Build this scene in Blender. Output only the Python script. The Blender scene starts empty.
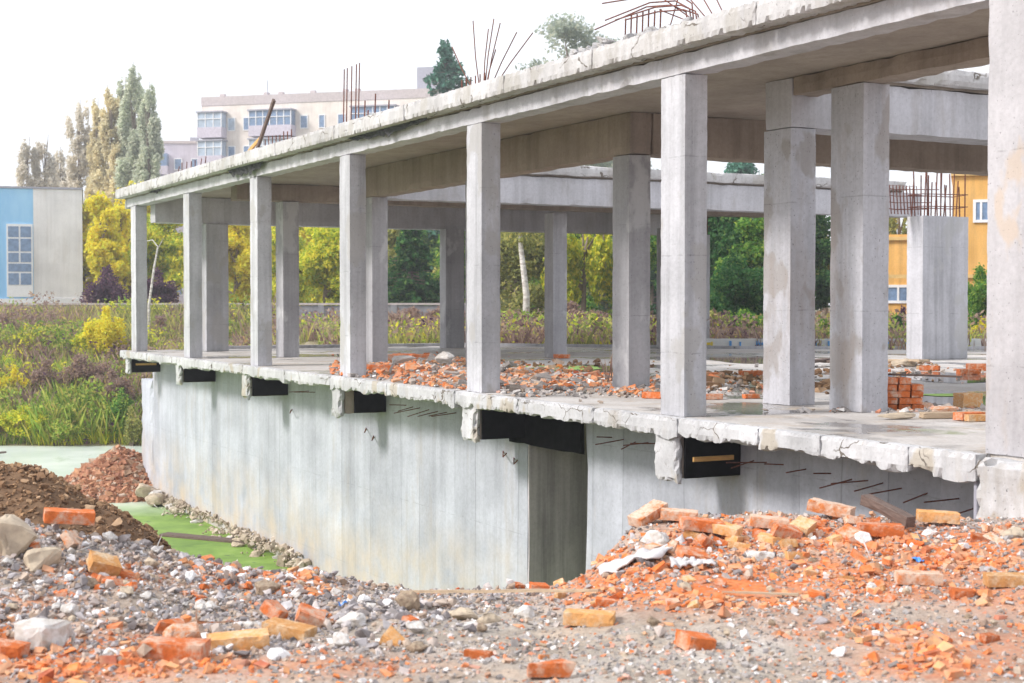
import bpy, bmesh, math, random
import numpy as np
from mathutils import Vector, Matrix, noise as mnoise
PI = math.pi
scene = bpy.context.scene
COL = scene.collection
random.seed(7)
RS = np.random.RandomState(11)

# ------------------------------------------------------------------ camera
FPX, HZ, CAMZ = 1500.0, 303.0, 1.1
cam_d = bpy.data.cameras.new('camera')
cam = bpy.data.objects.new('camera', cam_d); COL.objects.link(cam)
cam.location = (0, 0, CAMZ)
cam.rotation_euler = (PI/2 - math.atan(38.5/FPX), 0, 0)
cam_d.lens = FPX*36/1024; cam_d.sensor_width = 36
cam_d.clip_start = 0.1; cam_d.clip_end = 3000
cam_d.dof.use_dof = True; cam_d.dof.focus_distance = 17; cam_d.dof.aperture_fstop = 4.0
scene.camera = cam

# ------------------------------------------------------------------ numpy noise
def _h(i, j, k, s):
    n = (i*374761393 + j*668265263 + k*2147483647 + s*1274126177) & 0xffffffff
    n = ((n ^ (n >> 13))*1103515245) & 0xffffffff
    n = (n ^ (n >> 16)) & 0xffff
    return n/65535.0
def vn(x, y, z=0.0, s=0):
    x, y, z = np.broadcast_arrays(np.asarray(x, float), np.asarray(y, float), np.asarray(z, float))
    xi = np.floor(x).astype(np.int64); yi = np.floor(y).astype(np.int64); zi = np.floor(z).astype(np.int64)
    f = lambda t: t*t*(3-2*t)
    fx, fy, fz = f(x-xi), f(y-yi), f(z-zi)
    r = 0
    for a in (0, 1):
        for b in (0, 1):
            for c in (0, 1):
                r = r + _h(xi+a, yi+b, zi+c, s)*np.where(a, fx, 1-fx)*np.where(b, fy, 1-fy)*np.where(c, fz, 1-fz)
    return r
def fbm(x, y, z=0.0, s=0, o=4):
    r, a, t = 0, 1.0, 0
    for k in range(o):
        r = r + a*vn(np.asarray(x)*2**k, np.asarray(y)*2**k, np.asarray(z)*2**k, s+k*17); t += a; a *= .5
    return r/t
def sm(a, b, x):
    t = np.clip((np.asarray(x, float)-a)/(b-a), 0, 1); return t*t*(3-2*t)

# ------------------------------------------------------------------ object helpers
def tag(o, label=None, cat=None, group=None, kind=None):
    if label: o['label'] = label
    if cat: o['category'] = cat
    if group: o['group'] = group
    if kind: o['kind'] = kind
    return o
def empty(name, loc=(0, 0, 0), rz=0, **k):
    o = bpy.data.objects.new(name, None); COL.objects.link(o)
    o.location = loc; o.rotation_euler = (0, 0, rz); o.empty_display_size = .2
    return tag(o, **k)
def link(name, me, mat, parent=None, **k):
    if mat: 
        me.materials.clear(); me.materials.append(mat)
    o = bpy.data.objects.new(name, me); COL.objects.link(o)
    if parent: o.parent = parent
    return tag(o, **k)
def copy_tree(o, parent=None):
    c = o.copy(); COL.objects.link(c); c.parent = parent
    for ch in list(o.children): copy_tree(ch, c)
    return c
def np_mesh(name, V, F, attr=None, smooth=False):
    """V (n,3), F (m,k) uniform face size"""
    V = np.asarray(V, np.float32); F = np.asarray(F, np.int32)
    me = bpy.data.meshes.new(name)
    me.vertices.add(len(V)); me.vertices.foreach_set('co', V.ravel())
    k = F.shape[1]
    me.loops.add(F.size); me.loops.foreach_set('vertex_index', F.ravel())
    me.polygons.add(len(F)); me.polygons.foreach_set('loop_start', np.arange(0, F.size, k, dtype=np.int32))
    me.update(calc_edges=True)
    me.polygons.foreach_set('use_smooth', np.full(len(F), bool(smooth)))
    if attr is not None:
        for an, av in attr.items():
            a = me.attributes.new(an, 'FLOAT', 'POINT'); a.data.foreach_set('value', np.asarray(av, np.float32))
    return me
class MB:
    def __init__(s): s.v = []; s.f = []
    def add(s, V, F):
        n = len(s.v); s.v += [tuple(p) for p in V]; s.f += [tuple(i+n for i in f) for f in F]; return s
    def box(s, x0, x1, y0, y1, z0, z1):
        V = [(x, y, z) for z in (z0, z1) for y in (y0, y1) for x in (x0, x1)]
        return s.add(V, [(0, 2, 3, 1), (4, 5, 7, 6), (0, 1, 5, 4), (2, 6, 7, 3), (0, 4, 6, 2), (1, 3, 7, 5)])
    def tube(s, P, R, n=6):
        P = [Vector(p) for p in P]
        if not hasattr(R, '__len__'): R = [R]*len(P)
        V = []; F = []
        for i, p in enumerate(P):
            d = (P[min(i+1, len(P)-1)] - P[max(i-1, 0)]).normalized()
            a = d.orthogonal().normalized() if i == 0 else (a - d*a.dot(d)).normalized()
            b = d.cross(a)
            for k in range(n):
                t = 2*PI*k/n; V.append(p + (a*math.cos(t)+b*math.sin(t))*R[i])
        for i in range(len(P)-1):
            for k in range(n):
                F.append((i*n+k, i*n+(k+1) % n, (i+1)*n+(k+1) % n, (i+1)*n+k))
        F.append(tuple(range(n))[::-1]); F.append(tuple(range((len(P)-1)*n, len(P)*n)))
        return s.add(V, F)
    def mesh(s, name, smooth=False):
        me = bpy.data.meshes.new(name); me.from_pydata(s.v, [], s.f); me.update()
        bm = bmesh.new(); bm.from_mesh(me); bmesh.ops.recalc_face_normals(bm, faces=bm.faces); bm.to_mesh(me); bm.free()
        me.polygons.foreach_set('use_smooth', [bool(smooth)]*len(me.polygons))
        return me
    def build(s, name, mat, parent=None, smooth=False, **k): return link(name, s.mesh(name, smooth), mat, parent, **k)

def rough_box(x0, x1, y0, y1, z0, z1, res=.1, amp=.006, chip=.02, fs=3.0, seed=0, bottom=0.0):
    """box with subdivided faces, uneven skin and chipped edges"""
    def lin(a, b, r):
        n = max(1, int(round((b-a)/r))); n = min(n, 400)
        return [a+(b-a)*i/n for i in range(n+1)]
    r = res if hasattr(res, '__len__') else (res,)*3
    X, Y, Z = lin(x0, x1, r[0]), lin(y0, y1, r[1]), lin(z0, z1, r[2])
    idx = {}; V = []; F = []
    nx, ny, nz = len(X)-1, len(Y)-1, len(Z)-1
    def vid(i, j, k):
        key = (i, j, k)
        if key not in idx:
            x, y, z = X[i], Y[j], Z[k]
            q = Vector((x*fs+seed*3.1, y*fs, z*fs))
            d = mnoise.noise_vector(q)*amp
            ex = (i in (0, nx)), (j in (0, ny)), (k in (0, nz))
            if sum(ex) >= 2:
                c = max(0, mnoise.noise(q*2.3+Vector((9, 2, 4)))+.25)
                c2 = max(0, mnoise.noise(q*6+Vector((3, 7, 1))))
                c = (c*c*1.2+c2*.8)*chip + chip*.12
                if ex[0]: d.x += c if i == 0 else -c
                if ex[1]: d.y += c if j == 0 else -c
                if ex[2]: d.z += c if k == 0 else -c
            if bottom and k == 0:
                d.z += bottom*(mnoise.noise(Vector((x*1.7+seed, y*2, 3)))+.7*mnoise.noise(Vector((x*6+seed, y*6, 8))))
            idx[key] = len(V); V.append((x+d.x, y+d.y, z+d.z))
        return idx[key]
    for i in range(nx):
        for j in range(ny):
            F.append((vid(i, j, 0), vid(i, j+1, 0), vid(i+1, j+1, 0), vid(i+1, j, 0)))
            F.append((vid(i, j, nz), vid(i+1, j, nz), vid(i+1, j+1, nz), vid(i, j+1, nz)))
    for i in range(nx):
        for k in range(nz):
            F.append((vid(i, 0, k), vid(i+1, 0, k), vid(i+1, 0, k+1), vid(i, 0, k+1)))
            F.append((vid(i, ny, k), vid(i, ny, k+1), vid(i+1, ny, k+1), vid(i+1, ny, k)))
    for j in range(ny):
        for k in range(nz):
            F.append((vid(0, j, k), vid(0, j, k+1), vid(0, j+1, k+1), vid(0, j+1, k)))
            F.append((vid(nx, j, k), vid(nx, j+1, k), vid(nx, j+1, k+1), vid(nx, j, k+1)))
    return np_mesh('m', V, F)

# ------------------------------------------------------------------ materials
def newmat(name):
    m = bpy.data.materials.new(name); m.use_nodes = True
    nt = m.node_tree; b = nt.nodes['Principled BSDF']; return m, nt, b
class G:
    def __init__(s, nt): s.nt = nt; s.tc = s.n('ShaderNodeTexCoord')
    def n(s, t, **k):
        n = s.nt.nodes.new(t)
        for a, v in k.items(): setattr(n, a, v)
        return n
    def l(s, a, b): s.nt.links.new(a, b)
    def co(s, sc=(1, 1, 1), src='Object', loc=(0, 0, 0)):
        m = s.n('ShaderNodeMapping'); m.inputs['Scale'].default_value = sc; m.inputs['Location'].default_value = loc
        s.l(s.tc.outputs[src], m.inputs[0]); return m.outputs[0]
    def noise(s, scale, detail=5, rough=.6, sc=(1, 1, 1), loc=(0, 0, 0), src='Object', dist=0):
        t = s.n('ShaderNodeTexNoise'); t.inputs['Scale'].default_value = scale; t.inputs['Detail'].default_value = detail
        t.inputs['Roughness'].default_value = rough; t.inputs['Distortion'].default_value = dist
        s.l(s.co(sc, src, loc), t.inputs['Vector']); return t.outputs['Fac']
    def ramp(s, fac, stops, interp='LINEAR'):
        r = s.n('ShaderNodeValToRGB'); r.color_ramp.interpolation = interp
        e = r.color_ramp.elements
        while len(e) < len(stops): e.new(.5)
        for x, (p, c) in zip(e, stops):
            x.position = p; x.color = (c if hasattr(c, '__len__') else (c, c, c))[:3] + (1,) if hasattr(c, '__len__') else (c, c, c, 1)
        s.l(fac, r.inputs[0]); return r.outputs[0]
    def mix(s, fac, a, b, mode='MIX'):
        m = s.n('ShaderNodeMix', data_type='RGBA', blend_type=mode)
        for inp, v in ((m.inputs[0], fac), (m.inputs[6], a), (m.inputs[7], b)):
            if isinstance(v, (int, float)): inp.default_value = v if inp == m.inputs[0] else (v, v, v, 1)
            elif isinstance(v, tuple): inp.default_value = v[:3]+(1,)
            else: s.l(v, inp)
        return m.outputs[2]
    def math(s, op, a, b=0, c=None):
        m = s.n('ShaderNodeMath', operation=op)
        for i, v in enumerate((a, b) if c is None else (a, b, c)):
            if isinstance(v, (int, float)): m.inputs[i].default_value = v
            else: s.l(v, m.inputs[i])
        return m.outputs[0]
    def bump(s, b, hgt, strength=.5, dist=.02):
        bp = s.n('ShaderNodeBump'); bp.inputs['Strength'].default_value = strength; bp.inputs['Distance'].default_value = dist
        s.l(hgt, bp.inputs['Height']); s.l(bp.outputs[0], b.inputs['Normal'])
def concrete(name, c1, c2, streak=.25, lines=None, linedark=.72, stain=None, patch=None, rough=.9, pits=.5, dirt_low=None, boards=0, cracks=0):
    m, nt, b = newmat(name); g = G(nt)
    col = g.ramp(g.noise(1.1, 9, .62), [(.3, c1), (.7, c2)])
    st = g.noise(1.0, 5, .65, sc=(5.5, 5.5, .22), loc=(3, 1, 0))
    col = g.mix(1.0, col, g.ramp(st, [(.3, 1-streak*.9), (.52, 1.0), (.75, 1+streak*.35)]), 'MULTIPLY')
    fine = g.noise(22, 6, .7)
    col = g.mix(1.0, col, g.ramp(fine, [(.25, .86), (.6, 1.04)]), 'MULTIPLY')
    if patch:
        pf = g.ramp(g.noise(1.9, 4, .55, sc=(1, 1, .6), loc=(5, 8, 2)), [(.56, 0.0), (.60, .65)])
        col = g.mix(pf, col, patch)
    if stain:
        sf = g.ramp(g.noise(1.0, 6, .7, sc=(1.6, 1.6, .35), loc=(0, 4, 7)), [(.55, 0.0), (.72, .6)])
        col = g.mix(sf, col, stain)
    bl = g.ramp(g.noise(.8, 3, .5, loc=(7, 1, 9)), [(.4, 1.0), (.75, .84)])
    col = g.mix(1.0, col, bl, 'MULTIPLY')
    pit = g.ramp(g.noise(55, 3, .5, sc=(1, 1, .8)), [(.27, 1-pits), (.35, 1.0)])
    col = g.mix(1.0, col, pit, 'MULTIPLY')
    sep = g.n('ShaderNodeSeparateXYZ'); g.l(g.tc.outputs['Object'], sep.inputs[0])
    hgt = g.math('ADD', g.noise(14, 8, .7), g.math('MULTIPLY', pit, .6))
    if lines:
        z = g.math('ADD', sep.outputs[2], g.math('MULTIPLY', g.noise(2.2, 2), .03))
        fr = g.math('FRACT', g.math('DIVIDE', g.math('ADD', z, lines[1]), lines[0]))
        ln = g.math('LESS_THAN', fr, .013/lines[0])
        brk = g.ramp(g.noise(5, 3), [(.44, 0.0), (.60, .8)])
        lf = g.math('MULTIPLY', ln, brk)
        col = g.mix(lf, col, g.mix(1.0, col, linedark, 'MULTIPLY'))
        hgt = g.math('SUBTRACT', hgt, g.math('MULTIPLY', lf, .8))
    if boards:
        x = g.math('ADD', sep.outputs[0], g.math('MULTIPLY', g.noise(1.3, 1, sc=(1, 1, .1)), .25))
        fr = g.math('FRACT', g.math('DIVIDE', x, boards)); ln = g.math('LESS_THAN', fr, .02/boards)
        brk = g.ramp(g.noise(1.5, 3, sc=(1, 1, .4)), [(.42, 0.0), (.55, 1.0)])
        lf = g.math('MULTIPLY', ln, brk)
        col = g.mix(g.math('MULTIPLY', lf, .55), col, g.mix(1.0, col, .55, 'MULTIPLY'))
        cell = g.n('ShaderNodeTexWhiteNoise', noise_dimensions='1D'); g.l(g.math('FLOOR', g.math('DIVIDE', x, boards)), cell.inputs['W'])
        col = g.mix(1.0, col, g.ramp(cell.outputs[0], [(0, .9), (1, 1.05)]), 'MULTIPLY')
    if dirt_low:
        zl, zh, dc = dirt_low
        zz = g.n('ShaderNodeMapRange'); g.l(g.math('ADD', sep.outputs[2], g.math('MULTIPLY', g.noise(1.2, 5, .7, sc=(1, 1, .5)), 1.6)), zz.inputs[0])
        zz.inputs[1].default_value = zl; zz.inputs[2].default_value = zh; zz.inputs[3].default_value = .8; zz.inputs[4].default_value = 0
        col = g.mix(g.math('MULTIPLY', zz.outputs[0], g.ramp(g.noise(1.6, 4), [(.35, 0.0), (.65, 1.0)])), col, dc)
    if cracks:
        vo = g.n('ShaderNodeTexVoronoi', feature='DISTANCE_TO_EDGE'); vo.inputs['Scale'].default_value = cracks
        vv_ = g.n('ShaderNodeVectorMath', operation='ADD'); g.l(g.co((1, 1, 1.4)), vv_.inputs[0])
        nn = g.n('ShaderNodeTexNoise'); nn.inputs['Scale'].default_value = 6; g.l(g.tc.outputs['Object'], nn.inputs['Vector'])
        sc_ = g.n('ShaderNodeVectorMath', operation='SCALE'); g.l(nn.outputs['Color'], sc_.inputs[0]); sc_.inputs['Scale'].default_value = .25; g.l(sc_.outputs[0], vv_.inputs[1])
        g.l(vv_.outputs[0], vo.inputs['Vector'])
        cf = g.math('MULTIPLY', g.math('LESS_THAN', vo.outputs['Distance'], .012), g.ramp(g.noise(2.3, 3, loc=(1, 5, 5)), [(.48, 0.0), (.56, 1.0)]))
        col = g.mix(cf, col, (.16, .14, .12)); hgt = g.math('SUBTRACT', hgt, g.math('MULTIPLY', cf, 1.5))
    g.l(col, b.inputs['Base Color']); b.inputs['Roughness'].default_value = rough
    b.inputs['Specular IOR Level'].default_value = .3
    g.bump(b, hgt, .45, .008)
    return m
def island(name, stops, rough=.9, nscale=20, bump=.3, trans=0, macro=None, spec=.3):
    """colour varies from one loose piece (stone, leaf, chip) to the next"""
    m, nt, b = newmat(name); g = G(nt)
    geo = g.n('ShaderNodeNewGeometry')
    col = g.ramp(geo.outputs['Random Per Island'], stops)
    col = g.mix(1.0, col, g.ramp(g.noise(nscale, 4), [(.3, .75), (.7, 1.15)]), 'MULTIPLY')
    if macro: col = g.mix(g.ramp(g.noise(macro[0], 3), [(.42, 0.0), (.6, .8)]), col, macro[1])
    g.l(col, b.inputs['Base Color']); b.inputs['Roughness'].default_value = rough; b.inputs['Specular IOR Level'].default_value = spec
    if bump: g.bump(b, g.noise(nscale*2, 5), bump, .01)
    if trans:
        t = g.n('ShaderNodeBsdfTranslucent'); g.l(col, t.inputs[0])
        mx = g.n('ShaderNodeMixShader'); mx.inputs[0].default_value = trans
        g.l(b.outputs[0], mx.inputs[1]); g.l(t.outputs[0], mx.inputs[2]); g.l(mx.outputs[0], nt.nodes['Material Output'].inputs[0])
    return m
def simple(name, c, rough=.8, metal=0, var=.15, scale=6, bump=.2, sc=(1, 1, 1), c2=None):
    m, nt, b = newmat(name); g = G(nt)
    nf = g.noise(scale, 5, .6, sc=sc)
    if c2: col = g.ramp(nf, [(.38, c), (.62, c2)])
    else: col = g.mix(1.0, c, g.ramp(nf, [(.3, 1-var), (.7, 1+var)]), 'MULTIPLY')
    g.l(col, b.inputs['Base Color']); b.inputs['Roughness'].default_value = rough; b.inputs['Metallic'].default_value = metal
    if bump: g.bump(b, nf, bump, .01)
    return m
M = {}
M['col'] = concrete('concrete_column', (.40, .40, .425), (.61, .61, .65), .34, lines=(.95, .33), patch=(.40, .385, .375), stain=(.36, .345, .33), pits=.5)
M['col2'] = concrete('concrete_twin_column', (.42, .42, .45), (.60, .60, .65), .25, lines=(1.15, .12), patch=(.33, .30, .28), stain=(.34, .28, .24), pits=.6)
M['col3'] = concrete('concrete_corner_column', (.38, .37, .385), (.54, .53, .555), .18, lines=(1.55, .9), patch=(.52, .42, .33), stain=(.44, .34, .25), pits=.8)
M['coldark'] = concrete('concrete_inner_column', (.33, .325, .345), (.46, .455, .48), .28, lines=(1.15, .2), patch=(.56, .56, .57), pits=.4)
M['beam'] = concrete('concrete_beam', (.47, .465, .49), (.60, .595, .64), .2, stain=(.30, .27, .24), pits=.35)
M['brownbeam'] = concrete('concrete_shaded_beam', (.29, .235, .195), (.40, .33, .275), .25, stain=(.2, .17, .14), pits=.3)  # besides stains, base is darkened brown to carry shade under the slabs
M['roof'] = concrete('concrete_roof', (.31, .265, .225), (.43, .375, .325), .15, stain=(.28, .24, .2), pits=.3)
M['roofedge'] = concrete('concrete_roof_edge', (.44, .43, .43), (.64, .63, .64), .2, patch=(.42, .40, .37), stain=(.30, .27, .23), pits=.5, cracks=1.2)
M['wall'] = concrete('concrete_basement_wall', (.385, .40, .455), (.53, .55, .62), .17, stain=(.40, .35, .30), lines=(1.3, .5), linedark=.8,
                     dirt_low=(-3.0, -1.0, (.60, .46, .28)), boards=.62, pits=.3)
M['white'] = concrete('whitewashed_concrete_edge', (.40, .40, .41), (.66, .66, .68), .2, patch=(.40, .34, .25), stain=(.34, .29, .22), pits=.6, cracks=1.7)
M['niche'] = concrete('niche_concrete', (.44, .40, .42), (.64, .60, .62), .5, boards=.31, pits=.3)  # colour lightened and tinted pink to offset niche shade and green pond bounce
M['stub'] = concrete('concrete_pale_stub', (.42, .42, .45), (.58, .58, .62), .35, lines=(1.3, .4), patch=(.46, .46, .46), pits=.3)
def floormat():
    m, nt, b = newmat('dusty_wet_floor'); g = G(nt)
    col = g.ramp(g.noise(.9, 8, .65, sc=(1, 1, 1)), [(.3, (.42, .39, .37)), (.5, (.54, .51, .49)), (.72, (.68, .66, .65))])
    col = g.mix(g.ramp(g.noise(1.7, 7, .7, loc=(4, 4, 4)), [(.52, 0.0), (.66, .7)]), col, (.44, .35, .26))
    col = g.mix(1.0, col, g.ramp(g.noise(26, 5, .7), [(.3, .78), (.65, 1.06)]), 'MULTIPLY')
    wet = g.ramp(g.noise(.55, 5, .6, loc=(2, 9, 0)), [(.50, 0.0), (.57, 1.0)])
    col = g.mix(wet, col, g.mix(1.0, col, .55, 'MULTIPLY'))
    moss = g.ramp(g.noise(.8, 6, .7, loc=(8, 3, 0)), [(.62, 0.0), (.68, .6)])
    col = g.mix(moss, col, (.16, .2, .06))
    g.l(col, b.inputs['Base Color'])
    g.l(g.math('SUBTRACT', .85, g.math('MULTIPLY', wet, .72)), b.inputs['Roughness'])
    g.bump(b, g.math('MULTIPLY', g.noise(18, 7, .7), g.math('SUBTRACT', 1.0, g.math('MULTIPLY', wet, .85))), .5, .01)
    return m
M['floor'] = floormat()
M['bitumen'] = simple('black_bitumen', (.008, .008, .009), 1.0, var=.5, scale=9)
M['bitumen'].node_tree.nodes['Principled BSDF'].inputs['Specular IOR Level'].default_value = .05
M['felt'] = simple('torn_roofing_felt', (.03, .03, .032), .8, var=.5, scale=9)
M['batten'] = simple('yellow_timber', (.62, .36, .12), .8, var=.25, scale=9, sc=(1, 1, 8))
M['rust'] = simple('rusty_steel', (.10, .035, .03), .8, metal=.2, scale=30, c2=(.22, .08, .05))
M['timber'] = simple('weathered_timber', (.50, .38, .26), .85, scale=12, sc=(1, 8, 8), c2=(.36, .27, .19))
M['darktimber'] = simple('dark_timber', (.09, .06, .05), .85, scale=12, sc=(1, 8, 8), c2=(.17, .12, .1))
def brickmat(name, a, b_, dust, amt=.62):
    m, nt, b = newmat(name); g = G(nt)
    oi = g.n('ShaderNodeObjectInfo')
    col = g.mix(g.noise(14, 5, .7), a, b_)
    col = g.mix(1.0, col, g.ramp(oi.outputs['Random'], [(0, .72), (.5, 1.0), (1, 1.08)]), 'MULTIPLY')
    v = g.co((1, 1, 1)); ad = g.n('ShaderNodeVectorMath', operation='ADD'); g.l(v, ad.inputs[0]); g.l(oi.outputs['Random'], ad.inputs[1])
    t = g.n('ShaderNodeTexNoise'); t.inputs['Scale'].default_value = 9; t.inputs['Detail'].default_value = 8; t.inputs['Roughness'].default_value = .75; g.l(ad.outputs[0], t.inputs['Vector'])
    col = g.mix(g.ramp(t.outputs['Fac'], [(amt-.14, 0.0), (amt, .85)]), col, dust)
    col = g.mix(1.0, col, g.ramp(g.noise(60, 5, .8), [(.3, .72), (.65, 1.08)]), 'MULTIPLY')
    g.l(col, b.inputs['Base Color']); b.inputs['Roughness'].default_value = .95; b.inputs['Specular IOR Level'].default_value = .15
    g.bump(b, g.noise(40, 8, .8), .7, .006); return m
M['brick'] = brickmat('orange_brick', (.52, .12, .035), (.68, .20, .06), (.60, .46, .36))
M['tanbrick'] = brickmat('ochre_brick', (.62, .27, .09), (.74, .42, .17), (.68, .54, .38), .6)
M['dustbrick'] = brickmat('mortar_dusted_brick', (.60, .17, .05), (.70, .28, .10), (.66, .54, .44), .54)
M['conc_chunk'] = simple('concrete_chunk', (.62, .60, .59), .95, scale=6, bump=.8, c2=(.46, .42, .38))
M['whitestone'] = simple('white_stone', (.80, .79, .79), .9, scale=6, bump=.5, c2=(.64, .62, .62))
M['brownstone'] = simple('brown_clod', (.24, .17, .12), .98, scale=9, bump=.9, c2=(.36, .28, .2))
M['tanstone'] = simple('sandstone_chunk', (.52, .43, .32), .95, scale=5, bump=.7, c2=(.38, .31, .24))
M['gravel'] = island('gravel_stones', [(0, (.16, .14, .14)), (.25, (.31, .285, .29)), (.45, (.45, .42, .43)), (.66, (.47, .37, .29)), (.82, (.30, .21, .16)), (.92, (.66, .63, .64)), (1, (.82, .81, .82))], nscale=25)
M['chips'] = island('brick_chips', [(0, (.62, .15, .04)), (.35, (.72, .21, .055)), (.6, (.62, .24, .10)), (.78, (.72, .38, .18)), (.9, (.42, .09, .035)), (1, (.62, .48, .38))], nscale=25, macro=(7, (.54, .33, .21)))
M['claychips'] = island('brown_brick_rubble', [(0, (.30, .13, .08)), (.4, (.42, .20, .12)), (.7, (.50, .26, .15)), (.9, (.40, .28, .20)), (1, (.56, .46, .38))], nscale=15)
M['footstone'] = island('wall_foot_stones', [(0, (.30, .24, .18)), (.5, (.46, .38, .30)), (1, (.62, .54, .45))], nscale=15)
M['clods'] = island('earth_clods', [(0, (.14, .08, .045)), (.5, (.26, .15, .08)), (.8, (.36, .22, .12)), (1, (.44, .30, .19))], nscale=15)
M['grit'] = island('mixed_grit', [(0, (.20, .18, .17)), (.4, (.40, .37, .36)), (.7, (.46, .36, .28)), (.80, (.62, .20, .08)), (.88, (.56, .52, .50)), (1, (.76, .74, .73))], nscale=30, bump=0)
def groundmat():
    m, nt, b = newmat('rubble_ground'); g = G(nt)
    at = g.n('ShaderNodeAttribute', attribute_name='dust'); ae = g.n('ShaderNodeAttribute', attribute_name='earth'); ag = g.n('ShaderNodeAttribute', attribute_name='green')
    base = g.ramp(g.noise(1.6, 9, .7), [(.3, (.27, .22, .18)), (.5, (.43, .375, .32)), (.7, (.60, .56, .52))])
    base = g.mix(g.ramp(g.noise(3.5, 7, .7, loc=(3, 3, 3)), [(.5, 0.0), (.62, .7)]), base, (.58, .46, .36))
    base = g.mix(g.ramp(g.noise(2.1, 7, .65, loc=(9, 3, 3)), [(.62, 0.0), (.68, .8)]), base, (.78, .76, .75))
    base = g.mix(1.0, base, g.ramp(g.noise(45, 5, .75), [(.3, .6), (.62, 1.12)]), 'MULTIPLY')
    du = g.math('MULTIPLY', at.outputs['Fac'], g.ramp(g.noise(7, 8, .8), [(.30, 0.0), (.50, 1.0)]))
    base = g.mix(du, base, g.ramp(g.noise(30, 4), [(.3, (.56, .13, .035)), (.7, (.72, .28, .11))]))
    base = g.mix(ae.outputs['Fac'], base, g.ramp(g.noise(5, 8, .75), [(.3, (.10, .06, .038)), (.7, (.27, .165, .095))]))
    base = g.mix(ag.outputs['Fac'], base, g.ramp(g.noise(.9, 7, .7), [(.3, (.12, .11, .05)), (.5, (.20, .17, .09)), (.7, (.14, .17, .05))]))
    g.l(base, b.inputs['Base Color']); b.inputs['Roughness'].default_value = .95; b.inputs['Specular IOR Level'].default_value = .2
    g.bump(b, g.noise(30, 8, .75), .8, .02)
    return m
M['ground'] = groundmat()
def watermat():
    m, nt, b = newmat('duckweed_pond'); g = G(nt)
    sep = g.n('ShaderNodeSeparateXYZ'); g.l(g.tc.outputs['Object'], sep.inputs[0])
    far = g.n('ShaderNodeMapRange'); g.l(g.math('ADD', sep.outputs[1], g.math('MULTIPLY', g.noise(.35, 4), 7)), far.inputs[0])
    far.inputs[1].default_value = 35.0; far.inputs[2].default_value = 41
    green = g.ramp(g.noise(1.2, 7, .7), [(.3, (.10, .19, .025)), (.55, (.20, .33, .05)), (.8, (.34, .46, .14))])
    pale = g.ramp(g.noise(.5, 6, .6), [(.35, (.62, .72, .64)), (.65, (.80, .87, .82))])  # whitish tone paints the sky's reflection into the far water
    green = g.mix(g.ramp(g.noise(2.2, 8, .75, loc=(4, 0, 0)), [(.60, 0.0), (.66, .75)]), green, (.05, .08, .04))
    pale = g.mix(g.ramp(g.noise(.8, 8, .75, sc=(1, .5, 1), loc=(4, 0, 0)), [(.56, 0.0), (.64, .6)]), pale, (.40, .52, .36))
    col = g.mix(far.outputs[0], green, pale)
    g.l(col, b.inputs['Base Color'])
    g.l(g.math('SUBTRACT', .62, g.math('MULTIPLY', far.outputs[0], .42)), b.inputs['Roughness'])
    return m
M['pond'] = watermat()
def puddlemat(name, c, r=.04):
    m, nt, b = newmat(name); g = G(nt)
    col = g.ramp(g.noise(2.5, 6, .7), [(.4, c), (.62, tuple(x*.8+.03 for x in c))])
    g.l(col, b.inputs['Base Color']); b.inputs['Roughness'].default_value = r; b.inputs['Specular IOR Level'].default_value = .8
    return m
M['puddle'] = puddlemat('puddle_water', (.16, .15, .14))
M['moss'] = puddlemat('mossy_puddle', (.10, .13, .045), .25)
M['lichen'] = simple('green_algae', (.25, .45, .08), .8, c2=(.35, .52, .14))
LF = lambda n, st, tr=.6, macro=None: island(n, st, rough=.75, nscale=.5, bump=0, trans=tr, macro=macro, spec=.2)
M['yellow'] = LF('yellow_leaves', [(0, (.78, .62, .04)), (.4, (.90, .78, .05)), (.75, (.93, .88, .10)), (1, (.62, .70, .08))])
M['orange'] = LF('orange_leaves', [(0, (.70, .38, .07)), (.5, (.88, .52, .09)), (1, (.90, .68, .14))])
M['ygreen'] = LF('yellow_green_leaves', [(0, (0.308, 0.440, 0.055)), (.35, (0.572, 0.660, 0.066)), (.7, (0.858, 0.814, 0.077)), (1, (0.946, 0.814, 0.088))])
M['green'] = LF('green_leaves', [(0, (0.072, 0.202, 0.043)), (.5, (0.173, 0.376, 0.072)), (.85, (0.347, 0.520, 0.087)), (1, (0.578, 0.636, 0.116))])
M['dkgreen'] = LF('dark_green_leaves', [(0, (0.025, 0.088, 0.030)), (.5, (0.049, 0.166, 0.049)), (.85, (0.098, 0.235, 0.069)), (1, (0.196, 0.314, 0.078))])
M['olive'] = LF('olive_leaves', [(0, (0.210, 0.240, 0.090)), (.5, (0.420, 0.450, 0.150)), (.85, (0.630, 0.600, 0.195)), (1, (0.750, 0.630, 0.210))])
M['spruce'] = LF('spruce_needles', [(0, (0.039, 0.130, 0.091)), (.6, (0.078, 0.221, 0.156)), (1, (0.156, 0.312, 0.221))], .15)
M['poplar'] = LF('poplar_leaves', [(0, (.52, .58, .46)), (.5, (.68, .72, .58)), (1, (.82, .82, .66))])  # poplar leaf colours paled and greyed, distance haze mixed into them
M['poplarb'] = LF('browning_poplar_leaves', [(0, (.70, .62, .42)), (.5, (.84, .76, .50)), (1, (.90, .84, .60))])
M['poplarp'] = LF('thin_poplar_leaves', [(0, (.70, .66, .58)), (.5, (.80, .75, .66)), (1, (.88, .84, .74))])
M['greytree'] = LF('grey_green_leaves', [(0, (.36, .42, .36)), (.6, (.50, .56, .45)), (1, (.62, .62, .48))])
M['purple'] = LF('purple_leaves', [(0, (0.098, 0.049, 0.098)), (.6, (0.182, 0.098, 0.154)), (1, (0.280, 0.154, 0.182))])
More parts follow.
